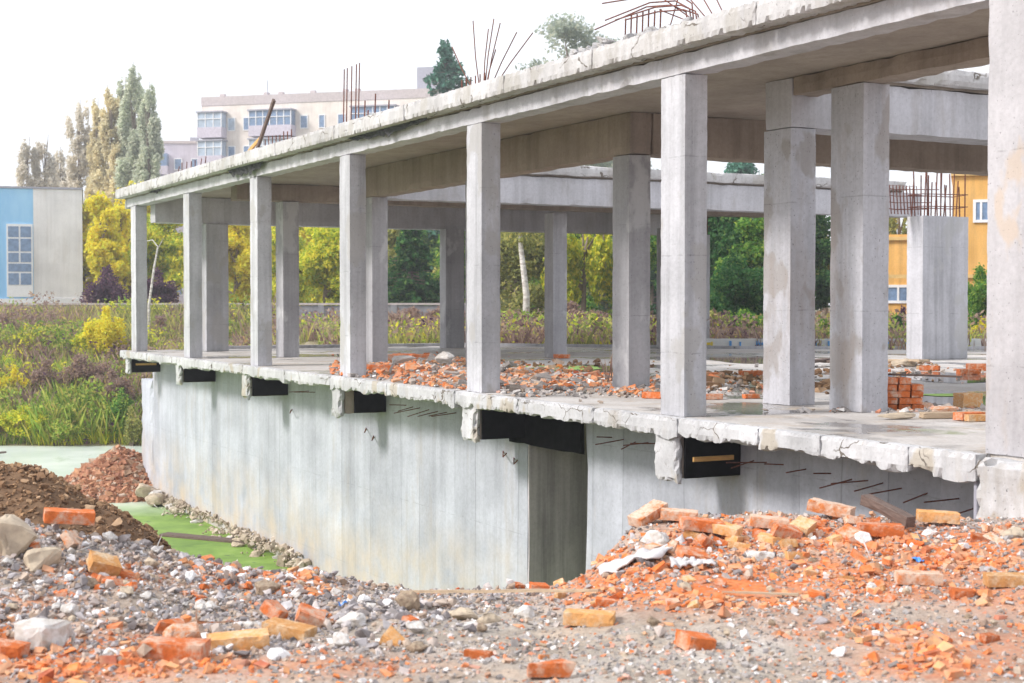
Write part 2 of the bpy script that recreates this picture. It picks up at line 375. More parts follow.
M['drybrown'] = LF('dry_brown_stalks', [(0, (0.250, 0.163, 0.150)), (.5, (0.388, 0.275, 0.237)), (.85, (0.500, 0.375, 0.300)), (1, (0.575, 0.375, 0.175))])
M['weed'] = LF('green_weeds', [(0, (0.162, 0.270, 0.054)), (.4, (0.324, 0.486, 0.081)), (.7, (0.540, 0.621, 0.121)), (.88, (0.702, 0.621, 0.162)), (1, (0.459, 0.351, 0.189))])
M['bark'] = simple('brown_bark', (.16, .12, .09), .95, scale=8, c2=(.25, .2, .16))
M['palebark'] = simple('pale_birch_bark', (.72, .70, .66), .9, scale=4, sc=(1, 1, 3), c2=(.42, .38, .34))
M['pinkwall'] = concrete('pink_panel_wall', (.74, .66, .60), (.84, .77, .71), .12, lines=(2.8, 0.0), linedark=.8, pits=0)
M['lilacwall'] = concrete('lilac_panel_wall', (.52, .48, .56), (.62, .58, .66), .12, lines=(2.8, 0.0), linedark=.8, pits=0)
M['pinktop'] = simple('grey_roof_band', (.50, .44, .44), .9)
M['glass'] = simple('window_glass', (.16, .24, .38), .15, var=.3, bump=0)
M['paleglass'] = simple('curtained_glass', (.38, .46, .56), .25, var=.25, scale=2, bump=0)
M['frame'] = simple('white_frame', (.78, .78, .80), .6, var=.05)
M['balc'] = simple('balcony_panel', (.52, .48, .56), .8, var=.2)
M['tankdark'] = simple('dark_cap', (.34, .34, .40), .7)
M['bluewall'] = simple('light_blue_panel', (.24, .50, .78), .6, scale=1.2, sc=(1, 1, .3), c2=(.34, .60, .84))
M['whitewall'] = concrete('white_panel_wall', (.74, .72, .72), (.84, .82, .82), .12, lines=(1.6, .1), linedark=.8, stain=(.62, .58, .55), pits=0)
M['yellowwall'] = concrete('ochre_painted_wall', (.70, .38, .10), (.80, .47, .16), .25, stain=(.55, .34, .14), pits=0)
M['cornice'] = simple('ochre_cornice', (.60, .40, .16), .9)
M['fence'] = concrete('grey_block_fence', (.24, .24, .27), (.36, .36, .39), .25, lines=(.36, 0.0), linedark=.55, boards=.7, pits=.2)
M['lowwall'] = simple('painted_low_wall', (.62, .66, .70), .8, scale=1.4, c2=(.78, .78, .76))
M['blue'] = simple('blue_plastic', (.05, .25, .70), .4)
M['bluegraf'] = simple('blue_graffiti', (.10, .35, .75), .6)
M['yelgraf'] = simple('yellow_graffiti', (.85, .65, .05), .6)

# ------------------------------------------------------------------ terrain
CU = [-600, 0, 30, 60, 100, 150, 200, 250, 300, 370, 430, 500, 560, 590, 612, 640, 680, 730, 800, 860, 930, 985, 1100, 1800]
CV = [506, 513, 521, 528, 537, 547, 559, 570, 577, 587, 591, 588, 583, 570, 549, 524, 514, 516, 517, 516, 520, 521, 521, 521]
CD = [9, 9, 9, 9, 9, 9.1, 9.3, 9.4, 9.4, 9.5, 9.6, 9.8, 9.9, 10.0, 10.1, 10.2, 10.4, 10.4, 10.3, 10.2, 10.0, 9.95, 9.6, 9.0]
BU = [-700, -60, 0, 37, 63, 85, 115, 130, 160, 200, 260, 300]
BV = [450, 460, 465, 469, 482, 502, 512, 522, 544, 590, 680, 760]
FX = [-200, -9.6, -5, 0, 10, 30, 200]
FYs = [47.5, 47.5, 37, 33, 31, 29, 29]
FW = [12, 12, 3, 2.5, 3, 3, 3]
WATER = -3.5
def hgt(X, Y, fine=True):
    X = np.asarray(X, float); Y = np.asarray(Y, float)
    Ys = np.maximum(Y, .5)
    u = 512 + FPX*X/np.maximum(Ys, 3)
    zc = CAMZ - (np.interp(u, CU, CV)-HZ)/FPX*np.interp(u, CU, CD)
    dc = np.interp(u, CU, CD)
    base = -.50 + .06*(fbm(X*.8, Y*.8, 0, 3)-.5)*2
    front = base + (zc-base)*sm(7.0, dc, Y)
    back = zc - .78*np.maximum(Y-dc, 0)
    near = np.where(Y <= dc, front, back)
    mv = CAMZ - (np.interp(u, BU, BV)-HZ)/FPX*14
    mound = mv - .55*np.maximum(np.abs(Y-14)-.3, 0)
    z = np.where(Y > 10.2, np.maximum(near, mound), near)
    pit = -3.95 + .25*(fbm(X*.3, Y*.3, 0, 5)-.5)
    r = np.hypot((X+9.6)*1.0, (Y-36.6)*.8)
    rub = -2.42 - .62*r
    z2 = np.maximum(pit, rub)
    # far bank
    fy = np.interp(X, FX, FYs); fw = np.interp(X, FX, FW)
    wob = 1.2*(fbm(X*.25, Y*.05, 0, 9)-.5)
    bank = -3.95 + 3.85*np.clip((Y-fy+wob)/fw, 0, 1)**.75
    z3 = np.maximum(z2, bank)
    z = np.maximum(z, z3)
    if fine:
        z = z + .05*(fbm(X*4, Y*4, 0, 21, 3)-.5)*sm(200, 40, Y) + .10*(fbm(X*1.7, Y*1.7, 0, 25, 3)-.5)*sm(5.5, 9, Y)*sm(200, 60, Y)
    return z
def h1(x, y): return float(hgt(np.array([x]), np.array([y]))[0])
def proj(X, Y, Z):
    return 512+FPX*X/Y, HZ+(CAMZ-Z)*FPX/Y
def ground_at(u, v, y0=5.0, y1=60):
    Y = np.linspace(y0, y1, 6000); X = (u-512)/FPX*Y; Z = CAMZ-(v-HZ)/FPX*Y
    below = np.nonzero(hgt(X, Y) >= Z)[0]
    i = below[0] if len(below) else 0
    return float(X[i]), float(Y[i]), float(Z[i])
DUST = [(-90, 650, 80, 30, .6), (1100, 600, 90, 60, .6), (40, 655, 110, 30, .9), (110, 575, 70, 14, .8), (255, 578, 75, 16, .9), (30, 603, 60, 12, .6), (140, 665, 120, 20, .7), (480, 573, 70, 13, 1), (330, 668, 120, 14, .5),
        (300, 600, 40, 22, .6), (620, 590, 60, 14, .9), (700, 592, 130, 22, 1.1), (770, 540, 110, 16, .9), (860, 535, 120, 18, .9), (820, 572, 150, 14, .8), (960, 545, 80, 16, .8), (980, 560, 70, 16, .8),
        (900, 592, 110, 14, .7), (840, 630, 70, 14, .6), (960, 650, 110, 22, .6), (990, 600, 50, 20, .4), (930, 672, 90, 14, .7), (700, 545, 50, 22, .5), (430, 560, 30, 10, .6), (610, 560, 30, 12, .7)]
GRAV = [(-110, 560, 90, 60, 1.2), (-110, 640, 90, 40, 1.0), (-250, 600, 90, 60, 1.0), (60, 545, 130, 28, 1.3), (180, 560, 130, 20, 1.4), (120, 600, 170, 35, 1.2), (330, 590, 110, 28, 1.3), (60, 640, 130, 28, .8), (400, 605, 70, 24, 1.0), (250, 640, 90, 22, .7), (520, 592, 60, 12, .5), (640, 560, 30, 25, .5), (860, 548, 160, 26, .55), (720, 548, 90, 26, .5), (640, 585, 60, 14, .4), (450, 590, 60, 20, .8), (240, 605, 120, 30, 1)]
def mask(E, u, v):
    r = np.zeros_like(u)
    for (a, b, c, d, w) in E: r = r + w*np.exp(-(((u-a)/c)**2+((v-b)/d)**2)*1.3)
    return r
xs = np.unique(np.concatenate([-np.geomspace(4.2, 420, 70)[::-1], np.arange(-4.2, 5.6, .055), np.geomspace(5.6, 420, 55)]))
ys = np.unique(np.concatenate([[-40, -20, -5, 0, 2, 3, 4], np.arange(4.5, 16, .055), np.arange(16, 62, .4), np.geomspace(62, 430, 24)]))
GX, GY = np.meshgrid(xs, ys)
GZ = hgt(GX, GY)
uu, vv = proj(GX, np.maximum(GY, 3), GZ)
near_m = (GY < 13) & (GY > 3)
dust = np.where(near_m, np.clip(mask(DUST, uu, vv), 0, 1), 0)
dust = np.maximum(dust, np.where(np.hypot(GX+9.6, GY-36.6) < 3.5, .8, 0))
earth = sm(10.1, 11.0, GY)*sm(38, 30, GY)
earth = np.maximum(earth, np.where((GZ < -3.2) & (GY > 10), .9, 0))
green = sm(44, 47, GY+3*(fbm(GX*.3, GY*.3, 0, 2)-.5)); green = np.maximum(green, np.where((GX > -6) & (GY > 33), 1, 0))
nx_, ny_ = len(xs), len(ys)
I = np.arange(nx_*ny_).reshape(ny_, nx_)
F = np.stack([I[:-1, :-1], I[:-1, 1:], I[1:, 1:], I[1:, :-1]], -1).reshape(-1, 4)
link('ground', np_mesh('ground', np.stack([GX, GY, GZ], -1).reshape(-1, 3), F, {'dust': dust.ravel(), 'earth': earth.ravel(), 'green': green.ravel()}, smooth=True), M['ground'], kind='structure')
pm = MB(); pm.add([(-90, 11, WATER), (6, 11, WATER), (6, 60, WATER), (-90, 60, WATER)], [(0, 1, 2, 3)])
pm.build('pond', M['pond'], kind='structure')

# ------------------------------------------------------------------ rocks, chips, bricks
def hull_rock(seed, n=11, flat=.7, sub=1, amp=.05):
    r = random.Random(seed); bm = bmesh.new()
    for _ in range(n):
        v = Vector((r.gauss(0, 1), r.gauss(0, 1), r.gauss(0, 1))).normalized()*r.uniform(.75, 1)
        bm.verts.new((v.x*.5, v.y*.5*r.uniform(.8, 1), v.z*.5*flat))
    res = bmesh.ops.convex_hull(bm, input=bm.verts)
    bmesh.ops.delete(bm, geom=[e for e in res['geom_interior'] if isinstance(e, bmesh.types.BMVert)], context='VERTS')
    bmesh.ops.triangulate(bm, faces=bm.faces)
    if sub:
        bmesh.ops.bevel(bm, geom=list(bm.edges), offset=.035, segments=1, affect='EDGES')
        bmesh.ops.triangulate(bm, faces=bm.faces)
        bmesh.ops.subdivide_edges(bm, edges=[e for e in bm.edges if e.calc_length() > .12], cuts=1, use_grid_fill=True)
        bmesh.ops.triangulate(bm, faces=bm.faces)
        for v in bm.verts: v.co += mnoise.noise_vector(v.co*6+Vector((seed, 0, 0)))*amp
    return bm
def bm_arrays(bm):
    bm.verts.index_update()
    return np.array([v.co[:] for v in bm.verts]), np.array([[v.index for v in f.verts] for f in bm.faces])
def chip_arrays(seed, kind):
    if kind == 'stone': return bm_arrays(hull_rock(seed, 13, .7, 0))
    r = np.random.RandomState(seed)
    V = np.array([(x, y, z) for z in (-.5, .5) for y in (-.5, .5) for x in (-.5, .5)], float)*np.array([1, .7, .42]) + r.uniform(-.14, .14, (8, 3))
    F = np.array([(0, 2, 3), (0, 3, 1), (4, 5, 7), (4, 7, 6), (0, 1, 5), (0, 5, 4), (2, 6, 7), (2, 7, 3), (0, 4, 6), (0, 6, 2), (1, 3, 7), (1, 7, 5)])
    return V, F
def scatter(name, P, S, mat, kind='stone', nvar=8, seed=0, tilt=1.0, parent=None, aniso=.25, **k):
    n = len(P)
    if n == 0: return
    rs = np.random.RandomState(seed+5)
    which = rs.randint(0, nvar, n); VV = []; FF = []; off = 0
    for w in range(nvar):
        V, F = chip_arrays(seed*50+w+1, kind); sel = np.nonzero(which == w)[0]
        if len(sel) == 0: continue
        m = len(sel)
        ang = rs.uniform(0, 2*PI, m); tx = rs.normal(0, tilt*.5, m); ty = rs.normal(0, tilt*.5, m)
        cz, sz, cx, sx, cy, sy = np.cos(ang), np.sin(ang), np.cos(tx), np.sin(tx), np.cos(ty), np.sin(ty)
        sc = S[sel][:, None]*(1+aniso*rs.uniform(-1, 1, (m, 3)))
        L = V[None]*sc[:, None, :]
        x, y, z = L[..., 0], L[..., 1], L[..., 2]
        y, z = y*cx[:, None]-z*sx[:, None], y*sx[:, None]+z*cx[:, None]
        x, z = x*cy[:, None]+z*sy[:, None], -x*sy[:, None]+z*cy[:, None]
        x, y = x*cz[:, None]-y*sz[:, None], x*sz[:, None]+y*cz[:, None]
        W = np.stack([x, y, z], -1)+P[sel][:, None, :]
        VV.append(W.reshape(-1, 3)); FF.append((F[None]+(np.arange(m)*len(V))[:, None, None]+off).reshape(-1, F.shape[1])); off += m*len(V)
    return link(name, np_mesh(name, np.concatenate(VV), np.concatenate(FF)), mat, parent, **k)
def sample_near(n, y0=5.8, y1=11.6, half=.52, seed=1):
    rs = np.random.RandomState(seed)
    Y = np.sqrt(rs.uniform(y0**2, y1**2, n)); X = rs.uniform(-half, half, n)*Y
    Z = hgt(X, Y); u, v = proj(X, Y, Z); return X, Y, Z, u, v, rs
# grey gravel
X, Y, Z, u, v, rs = sample_near(78000, seed=2)
p = np.clip(mask(GRAV, u, v)+.03, 0, 1.2)
p *= .6+.8*vn(X*2, Y*2, 0, 4)
sel = rs.uniform(0, 1, len(X)) < p*.75*np.where(u > 450, .55, 1)
S = np.clip(rs.lognormal(math.log(.031), .45, len(X)), .012, .10)
keep = sel
lift = rs.uniform(-.3, .45, len(X))*S
scatter('gravel', np.stack([X, Y, Z+lift], -1)[keep], S[keep], M['gravel'], seed=3, kind='stone', nvar=10, aniso=.35).__setitem__('kind', 'stuff')
# brick chips
X, Y, Z, u, v, rs = sample_near(67000, seed=4)
p = np.clip(mask(DUST, u, v), 0, 1.1)**1.3 * (.05+2.6*vn(X*2.2, Y*2.2, 0, 14)**2.6) + .010
sel = rs.uniform(0, 1, len(X)) < p*.62
S = np.clip(rs.lognormal(math.log(.024), .50, len(X)), .009, .075)
scatter('brick_fragments', np.stack([X, Y, Z+S*rs.uniform(-.1, .3, len(X))], -1)[sel], S[sel], M['chips'], seed=5, kind='chip', nvar=10, tilt=.7, aniso=.35).__setitem__('kind', 'stuff')
# grit everywhere
X, Y, Z, u, v, rs = sample_near(90000, y1=11, seed=6)
sel = rs.uniform(0, 1, len(X)) < .1+.75*vn(X*1.6, Y*1.6, 0, 44)**1.5
S = np.clip(rs.lognormal(math.log(.013), .45, len(X)), .006, .04)
scatter('grit', np.stack([X, Y, Z+S*.15], -1)[sel], S[sel], M['grit'], seed=7, kind='chip', nvar=6).__setitem__('kind', 'stuff')
# earth clods on the brown mound and pit slope
rs = np.random.RandomState(8); n = 48000
Y = rs.uniform(10.4, 17.5, n); X = rs.uniform(-.60, .30, n)*Y; Z = hgt(X, Y)
S = np.clip(rs.lognormal(math.log(.040), .5, n), .015, .15)
u, v = proj(X, Y, Z); sel = (Z > -3.4) & (u < 330)
scatter('earth_clods', np.stack([X, Y, Z+S*.1], -1)[sel], S[sel], M['clods'], seed=9, nvar=8).__setitem__('kind', 'stuff')
sel = (Z > -3.4) & (u > 500) & (u < 760) & (Y < 13)
scatter('rubble_slope_stones', np.stack([X, Y, Z+S*.1], -1)[sel], S[sel]*.8, M['gravel'], seed=10, nvar=8).__setitem__('kind', 'stuff')
# brown brick rubble mound by the pond
n = 15000; rr = 3.0*np.sqrt(rs.uniform(0, 1, n)); a = rs.uniform(0, 2*PI, n)
X = -9.6+rr*np.cos(a); Y = 36.6+rr*np.sin(a)*1.2; Z = hgt(X, Y); sel = (Z > -3.55)
S = np.clip(rs.lognormal(math.log(.085), .4, n), .03, .24)
scatter('brick_rubble_mound', np.stack([X, Y, Z+S*.1], -1)[sel], S[sel], M['claychips'], kind='chip', seed=11, nvar=8).__setitem__('kind', 'stuff')

# ------------------------------------------------------------------ the unfinished building
ANG = -math.atan2(.8874, .461)
OX, OY = 1.56, 14.6
B = empty('unfinished_building', (OX, OY, 0), ANG, label='unfinished two-level concrete frame building with rows of bare columns above a pit', cat='building')
sd = (math.cos(ANG), math.sin(ANG))
def W(s, t, z=0.0): return Vector((OX+s*sd[0]-t*sd[1], OY+s*sd[1]+t*sd[0], z))
def st_of(x, y): dx, dy = x-OX, y-OY; return dx*sd[0]+dy*sd[1], -dx*sd[1]+dy*sd[0]
_sd = [0]
def bpart(name, mat, x0, x1, y0, y1, z0, z1, parent=B, **k):
    _sd[0] += 1
    rb = {a: k.pop(a) for a in list(k) if a in ('res', 'amp', 'chip', 'fs', 'bottom')}
    rb.setdefault('res', .12)
    me = rough_box(x0, x1, y0, y1, z0, z1, seed=_sd[0], **rb)
    return link(name, me, mat, parent, **k)
# floor slab
poly = [(-22.75, 0.02), (-22.75, 8.6), (-17.2, 13.2), (-14.4, 17.5), (-13, 24), (5.4, 24), (5.4, 0.02)]
bm = bmesh.new(); vs = [bm.verts.new((a, b, -.18)) for a, b in poly]; f = bm.faces.new(vs)
r = bmesh.ops.extrude_face_region(bm, geom=[f]); bmesh.ops.translate(bm, verts=[e for e in r['geom'] if isinstance(e, bmesh.types.BMVert)], vec=(0, 0, .18))
bmesh.ops.recalc_face_normals(bm, faces=bm.faces)
me = bpy.data.meshes.new('floor_slab'); bm.to_mesh(me); bm.free(); link('floor_slab', me, M['floor'], B)
# kerb along the far edge of the slab
for (a, b) in zip(poly[:4], poly[1:5]):
    if a[1] < 1: a = (a[0], 2.2)
    d = Vector((b[0]-a[0], b[1]-a[1])); nrm = Vector((-d.y, d.x)).normalized()*.08
    mb = MB(); q = [(a[0]+nrm.x, a[1]+nrm.y), (b[0]+nrm.x, b[1]+nrm.y), (b[0]-nrm.x, b[1]-nrm.y), (a[0]-nrm.x, a[1]-nrm.y)]
    mb.add([(x, y, .003) for x, y in q]+[(x, y, .07) for x, y in q], [(0, 1, 2, 3), (4, 5, 6, 7), (0, 1, 5, 4), (1, 2, 6, 5), (2, 3, 7, 6), (3, 0, 4, 7)])
    mb.build('kerb', M['stub'], B)
# broken white front edge of the floor slab, in lengths
cuts = [-22.95, -20.4, -17.9, -15.4, -13.5, -11.2, -9.1, -6.9, -4.7, -3.0, -1.3, .28, 1.55, 2.4, 3.45, 4.16]
for i, (a, b) in enumerate(zip(cuts, cuts[1:])):
    bpart('slab_edge', M['white'], a+.004, b-.004, -.13, .017, -.17-.02*random.random(), .004, res=(.03, .05, .04), amp=.005, chip=.022, fs=11, bottom=.06)
# brackets under the columns
SC = [-22.1, -17.6, -13.2, -8.8, -4.4, 0.0]
for i, s in enumerate(SC):
    s -= [.4, .45, .32, .2, 0, 0][i]; hw = [.12, .12, .14, .16, .2, .2][i]
    z0 = [-.50, -.52, -.55, -.56, -.58, -.60][i]
    br = bpart('bracket', M['brownbeam'], s-hw, s+.2, .0, .66, z0, -.185, res=.08)
    wf = link('broken_face', rough_box(s-hw, s+.203, -.09, -.003, z0-.03, -.1, res=.04, amp=.018, chip=.05, fs=5, seed=i+40, bottom=.06), M['white'], br)
    if i != 3:
        pn = MB().box(s+.203, s+.235, .0, .648, z0+.01, -.19).build('bitumen_panel', M['bitumen'], br)
    else:
        pn = MB().box(s+.203, s+.235, .14, .648, z0+.01, -.19).build('bitumen_panel', M['bitumen'], br)
    if i in (0, 5):
        MB().box(s+.236, s+.262, .08, .55, z0+.17, z0+.215).build('batten', M['batten'], br)
# basement wall with a deep niche
bpart('basement_wall', M['wall'], -23.05, -4.225, .65, .98, -4.2, -.182, res=(.3, .3, .3), amp=.01, chip=.03)
bpart('basement_wall', M['wall'], -24.15, -23.055, .65, .98, -4.2, -.72, res=(.2, .2, .2), amp=.01, chip=.05)
bpart('niche_wall', M['niche'], -4.22, -4.18, .653, 3.4, -4.2, -.182, res=.3, amp=.006, chip=.01)
MB().box(-4.17, -2.2, 3.2, 3.4, -4.2, -.182).build('niche_wall', M['niche'], B)
bpart('basement_wall', M['wall'], -2.78, 6.0, .65, .98, -4.2, -.182, res=(.3, .3, .3), amp=.01, chip=.03)
bpart('basement_wall', M['wall'], -23.05, -22.75, .985, 8.6, -4.2, -.19, res=(.4, .4, .4), amp=.01, chip=.02)
bpart('niche_lintel', M['bitumen'], -4.6, -2.79, .58, .645, -.66, -.19, res=.2, amp=.005)
# white broken pier below the near corner column
bpart('corner_pier', M['white'], 4.17, 5.3, -.16, .6, -1.1, -.02, res=.06, amp=.03, chip=.08, fs=4)
# rebar stubs sticking out of the wall head
rr = random.Random(5)
def rod(P, r=.008, parent=B, name='rebar'):
    if name == 'rebar' and P[0][2] > 3: r *= .72
    return MB().tube(P, r, 5).build(name, M['rust'], parent)
for s in [-2.2, -1.95, -1.7, -1.45, -1.2] + [.45+.27*i+.09*math.sin(i*5.3) for i in range(14)] + [-12.2, -11.9, -8.0, -7.75, -7.5, -7.2, -6.9, -6.6, -6.3]:
    z = -.40-.02*rr.random()-(.02*s if s > 0 else 0)
    rod([(s, .66, z), (s-.04+rr.uniform(-.09, .09), .36+rr.uniform(-.1, .14), z-.02+rr.uniform(-.07, .04))], .0065)
for s, z in ((-9.6, -.85), (-9.3, -.95), (-4.9, -.8), (-4.6, -.86), (-13.1, -.78)):
    rod([(s, .66, z), (s+.25, .53, z-.05), (s+.4, .50, z+.01)], .009)
MB().tube([(4.10, -.06, -.2), (4.10, -.06, -.9)], .02, 8).build('pipe', M['tankdark'], B)
# ---- columns
COLS = {}
def column(s, t, w, d, z1, mat, name='column', z0=.002, **k):
    c = bpart(name, mat, s-w/2, s+w/2, t, t+d, z0, z1, res=(.055, .055, .055), amp=.0015, chip=.006, fs=2.5, **k); return c
for i, s in enumerate(SC): COLS['f%d' % i] = column(s, 0, [.46, .44, .42, .42, .42, .42][i], .26, 3.298, M['col'])
COLS['f6'] = column(4.42, 0, .6, .32, 6.2, M['col3'])
column(.3, 1.9, .5, .34, 3.298, M['col2'])
column(-.84, 1.9, .47, .34, 2.968, M['col2'])
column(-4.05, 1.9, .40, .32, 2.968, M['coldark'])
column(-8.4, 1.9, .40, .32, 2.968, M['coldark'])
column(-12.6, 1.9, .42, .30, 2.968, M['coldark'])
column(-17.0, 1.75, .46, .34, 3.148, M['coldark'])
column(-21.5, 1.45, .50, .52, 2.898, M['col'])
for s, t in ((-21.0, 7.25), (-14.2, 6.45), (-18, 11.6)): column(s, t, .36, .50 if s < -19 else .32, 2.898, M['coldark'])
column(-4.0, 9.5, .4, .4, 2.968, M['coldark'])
st1 = column(-10.2, 12.42, .45, 1.18, 2.80, M['stub'], name='stub_column', label='pale wide stub column topped with rusty bars')
st2 = column(-18.9, 12.4, .45, 1.10, 2.80, M['stub'], name='stub_column')
# ---- beams
SOF = 3.5
bpart('edge_beam', M['beam'], -22.7, 4.08, .0, .29, 3.3, SOF-.002, res=(.15, .1, .1), amp=.007, chip=.02)
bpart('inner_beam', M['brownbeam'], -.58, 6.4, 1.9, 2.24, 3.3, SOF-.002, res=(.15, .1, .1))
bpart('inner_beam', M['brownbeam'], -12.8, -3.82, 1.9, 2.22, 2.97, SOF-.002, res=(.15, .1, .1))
bpart('cross_beam', M['beam'], -1.06, -.60, 1.9, 15, 2.97, SOF-.002, res=(.15, .15, .1))
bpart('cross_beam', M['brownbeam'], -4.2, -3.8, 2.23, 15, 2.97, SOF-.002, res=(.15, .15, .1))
bpart('cross_beam', M['beam'], -13.2, -12.81, 1.9, 15, 2.97, SOF-.002, res=(.15, .15, .1))
bpart('cross_beam', M['brownbeam'], -17.2, -16.8, .8, 14, 3.15, SOF-.002, res=(.15, .2, .1))
bpart('cross_beam', M['beam'], -21.75, -21.3, .3, 14, 2.90, SOF-.002, res=(.15, .2, .1))
# ---- roof slabs
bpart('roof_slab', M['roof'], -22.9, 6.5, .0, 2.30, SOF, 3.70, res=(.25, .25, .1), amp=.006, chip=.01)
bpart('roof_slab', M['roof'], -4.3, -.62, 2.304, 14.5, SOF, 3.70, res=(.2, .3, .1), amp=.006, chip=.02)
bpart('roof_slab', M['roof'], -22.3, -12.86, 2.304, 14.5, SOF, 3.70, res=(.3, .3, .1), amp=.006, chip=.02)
RC = [-22.95, -19.1, -15.2, -11.4, -8.7, -6.1, -3.2, -1.2, 1.6, 4.0, 6.5]
for a, b in zip(RC, RC[1:]):
    bpart('roof_edge', M['roofedge'], a+.003, b-.003, -.21, -.003, SOF+.01, 3.73, res=(.04, .06, .05), amp=.004, chip=.026, fs=10)
bpart('roof_edge', M['roofedge'], -.615, -.50, 2.31, 14.5, SOF+.03, 3.73, res=(.06, .1, .06), amp=.012, chip=.03)
bpart('roof_edge', M['roofedge'], -12.855, -12.72, 2.31, 14.5, SOF+.03, 3.73, res=(.06, .1, .06), amp=.012, chip=.03)
bpart('end_beam', M['beam'], -23.0, -22.74, -.0, .35, 3.28, SOF+.0, res=.08, amp=.02, chip=.06)
# broken concrete lumps along the roof rim
rr = random.Random(12)
lump_meshes = []
for i in range(7):
    bm = hull_rock(200+i, 12, .7, 1, .07); me = bpy.data.meshes.new('concrete_lump'); bm.to_mesh(me); bm.free(); me.materials.append(M['roofedge']); lump_meshes.append(me)
def lump(s, t, z, sz):
    o = bpy.data.objects.new('concrete_lump', rr.choice(lump_meshes)); COL.objects.link(o); o.parent = B
    o.location = (s, t, z); o.scale = (sz*rr.uniform(.8, 1.5), sz, sz*rr.uniform(.6, .9)); o.rotation_euler = (rr.uniform(-.3, .3), rr.uniform(-.3, .3), rr.uniform(0, 6))
for i in range(110):
    s = -22+ (i/110)*22.5+rr.uniform(-.3, .3); lump(s, rr.uniform(-.14, .15), 3.725, rr.uniform(.05, .15))
for i in range(16): lump(-1.9+i*.13+rr.uniform(-.1, .1), rr.uniform(-.05, .3), 3.76+rr.uniform(0, .06), rr.uniform(.16, .30))
# starter bars on the roof
rr = random.Random(3)
def bars(s, t, n, L, spread, r=.011, parent=B):
    for i in range(n):
        x = s+rr.uniform(-.16, .16); y = t+rr.uniform(-.1, .12); l = L*rr.uniform(.55, 1)
        rod([(x, y, 3.68), (x+spread*rr.uniform(-.2, .3)*l*.4, y, 3.7+l*.5), (x+spread*rr.uniform(-1, 1)*l, y+rr.uniform(-.2, .2)*spread, 3.7+l*.95)], r, parent)
for dx in (-.17, -.11, -.02, .07, .13): rod([(-8.75+dx, .1+dx*.4, 3.68), (-8.75+dx*1.05, .12+dx*.4, 4.63+dx*.2)], .013)
for dx, l in ((.5, .35), (.62, .2), (.9, .4), (1.4, .25)): rod([(-8.75+dx, .1, 3.68), (-8.72+dx, .1, 3.7+l)], .015)
for dx, dz in ((-.95, .72), (-.33, .95), (.1, .78), (.25, .88), (.42, .80), (.85, .62), (1.25, .55), (.3, .5)):
    rod([(-4.4+dx*.2, .12, 3.68), (-4.4+dx*.6, .12, 3.68+dz*.5), (-4.4+dx*1.0, .15, 3.68+dz)], .010)
for i in range(6): rod([(-4.95+i*.13, .1, 3.68), (-4.95+i*.13, .1, 3.92)], .012)
for k, (dx, dz, L) in enumerate(((.0, .33, 1.15), (.06, .36, 1.0), (.16, .30, .9), (.2, .25, .75), (.1, .42, 1.1))):
    s0 = .05+dx; P = [(s0, .15, 3.7), (s0-.05, .15, 3.7+dz*.7), (s0-.25, .12, 3.7+dz), (s0-.6, .05, 3.72+dz*1.05), (s0-.35-L, -.02, 3.68+dz*(.9+.1*k))]
    rod(P, .011)
for (a, b) in (((.55, 3.75), (-.15, 4.45)), ((.45, 3.75), (-.35, 4.35)), ((.30, 3.75), (-.75, 4.30)), ((-.25, 3.8), (-.02, 4.45)), ((.7, 3.75), (.2, 4.3)), ((.2, 3.78), (-.55, 4.05))):
    rod([(a[0], .12, a[1]), (b[0], .2, b[1])], .009)
for i in range(7): rod([(-1.05+i*.11, .1, 3.7), (-1.05+i*.11+.02, .1, 4.02+.06*rr.random())], .012)
for i in range(7): rod([(-18.4+i*.33, .05, 3.7), (-18.35+i*.33+rr.uniform(-.1, .1), .05, 3.88+.08*rr.random())], .014)
for i in range(8): rod([(-13.3+i*.2, .25, 3.7), (-13.3+i*.2, .25, 3.98+.05*rr.random())], .014)
# rebar cages on the stub columns
def cage(par, s, t, d, z, H, n):
    for i in range(n):
        for e in (0, 1):
            x = s-.18+.36*e; y = t+.05+(d-.1)*i/(n-1)+rr.uniform(-.03, .03)
            rod([(x, y, z-.05), (x+rr.uniform(-.03, .03), y+rr.uniform(-.05, .05), z+H*rr.uniform(.6, 1.05))], .014, par)
    for q in (.18, .42):
        P = [(s-.2, t, z+q), (s+.2, t, z+q), (s+.2, t+d, z+q+.02), (s-.2, t+d, z+q), (s-.2, t, z+q)]
        rod(P, .009, par, 'tie_bar')
cage(st1, -10.2, 12.42, 1.18, 2.8, .95, 9)
cage(st2, -18.9, 12.4, 1.1, 2.8, .85, 7)
for k in range(4): rod([(-10.25+.1*k, 12.8, 2.95+.12*k), (-10.3, 12.0, 2.92+.13*k), (-10.3, 11.3, 2.98+.13*k)], .012, st1)
for k in range(14):
    y = 11.35+k*.085; rod([(-10.15, y, 2.82), (-10.15, y-.05, 3.38), (-10.35, y-.05, 3.38), (-10.35, y, 2.84)], .008, st1, 'tie_bar')
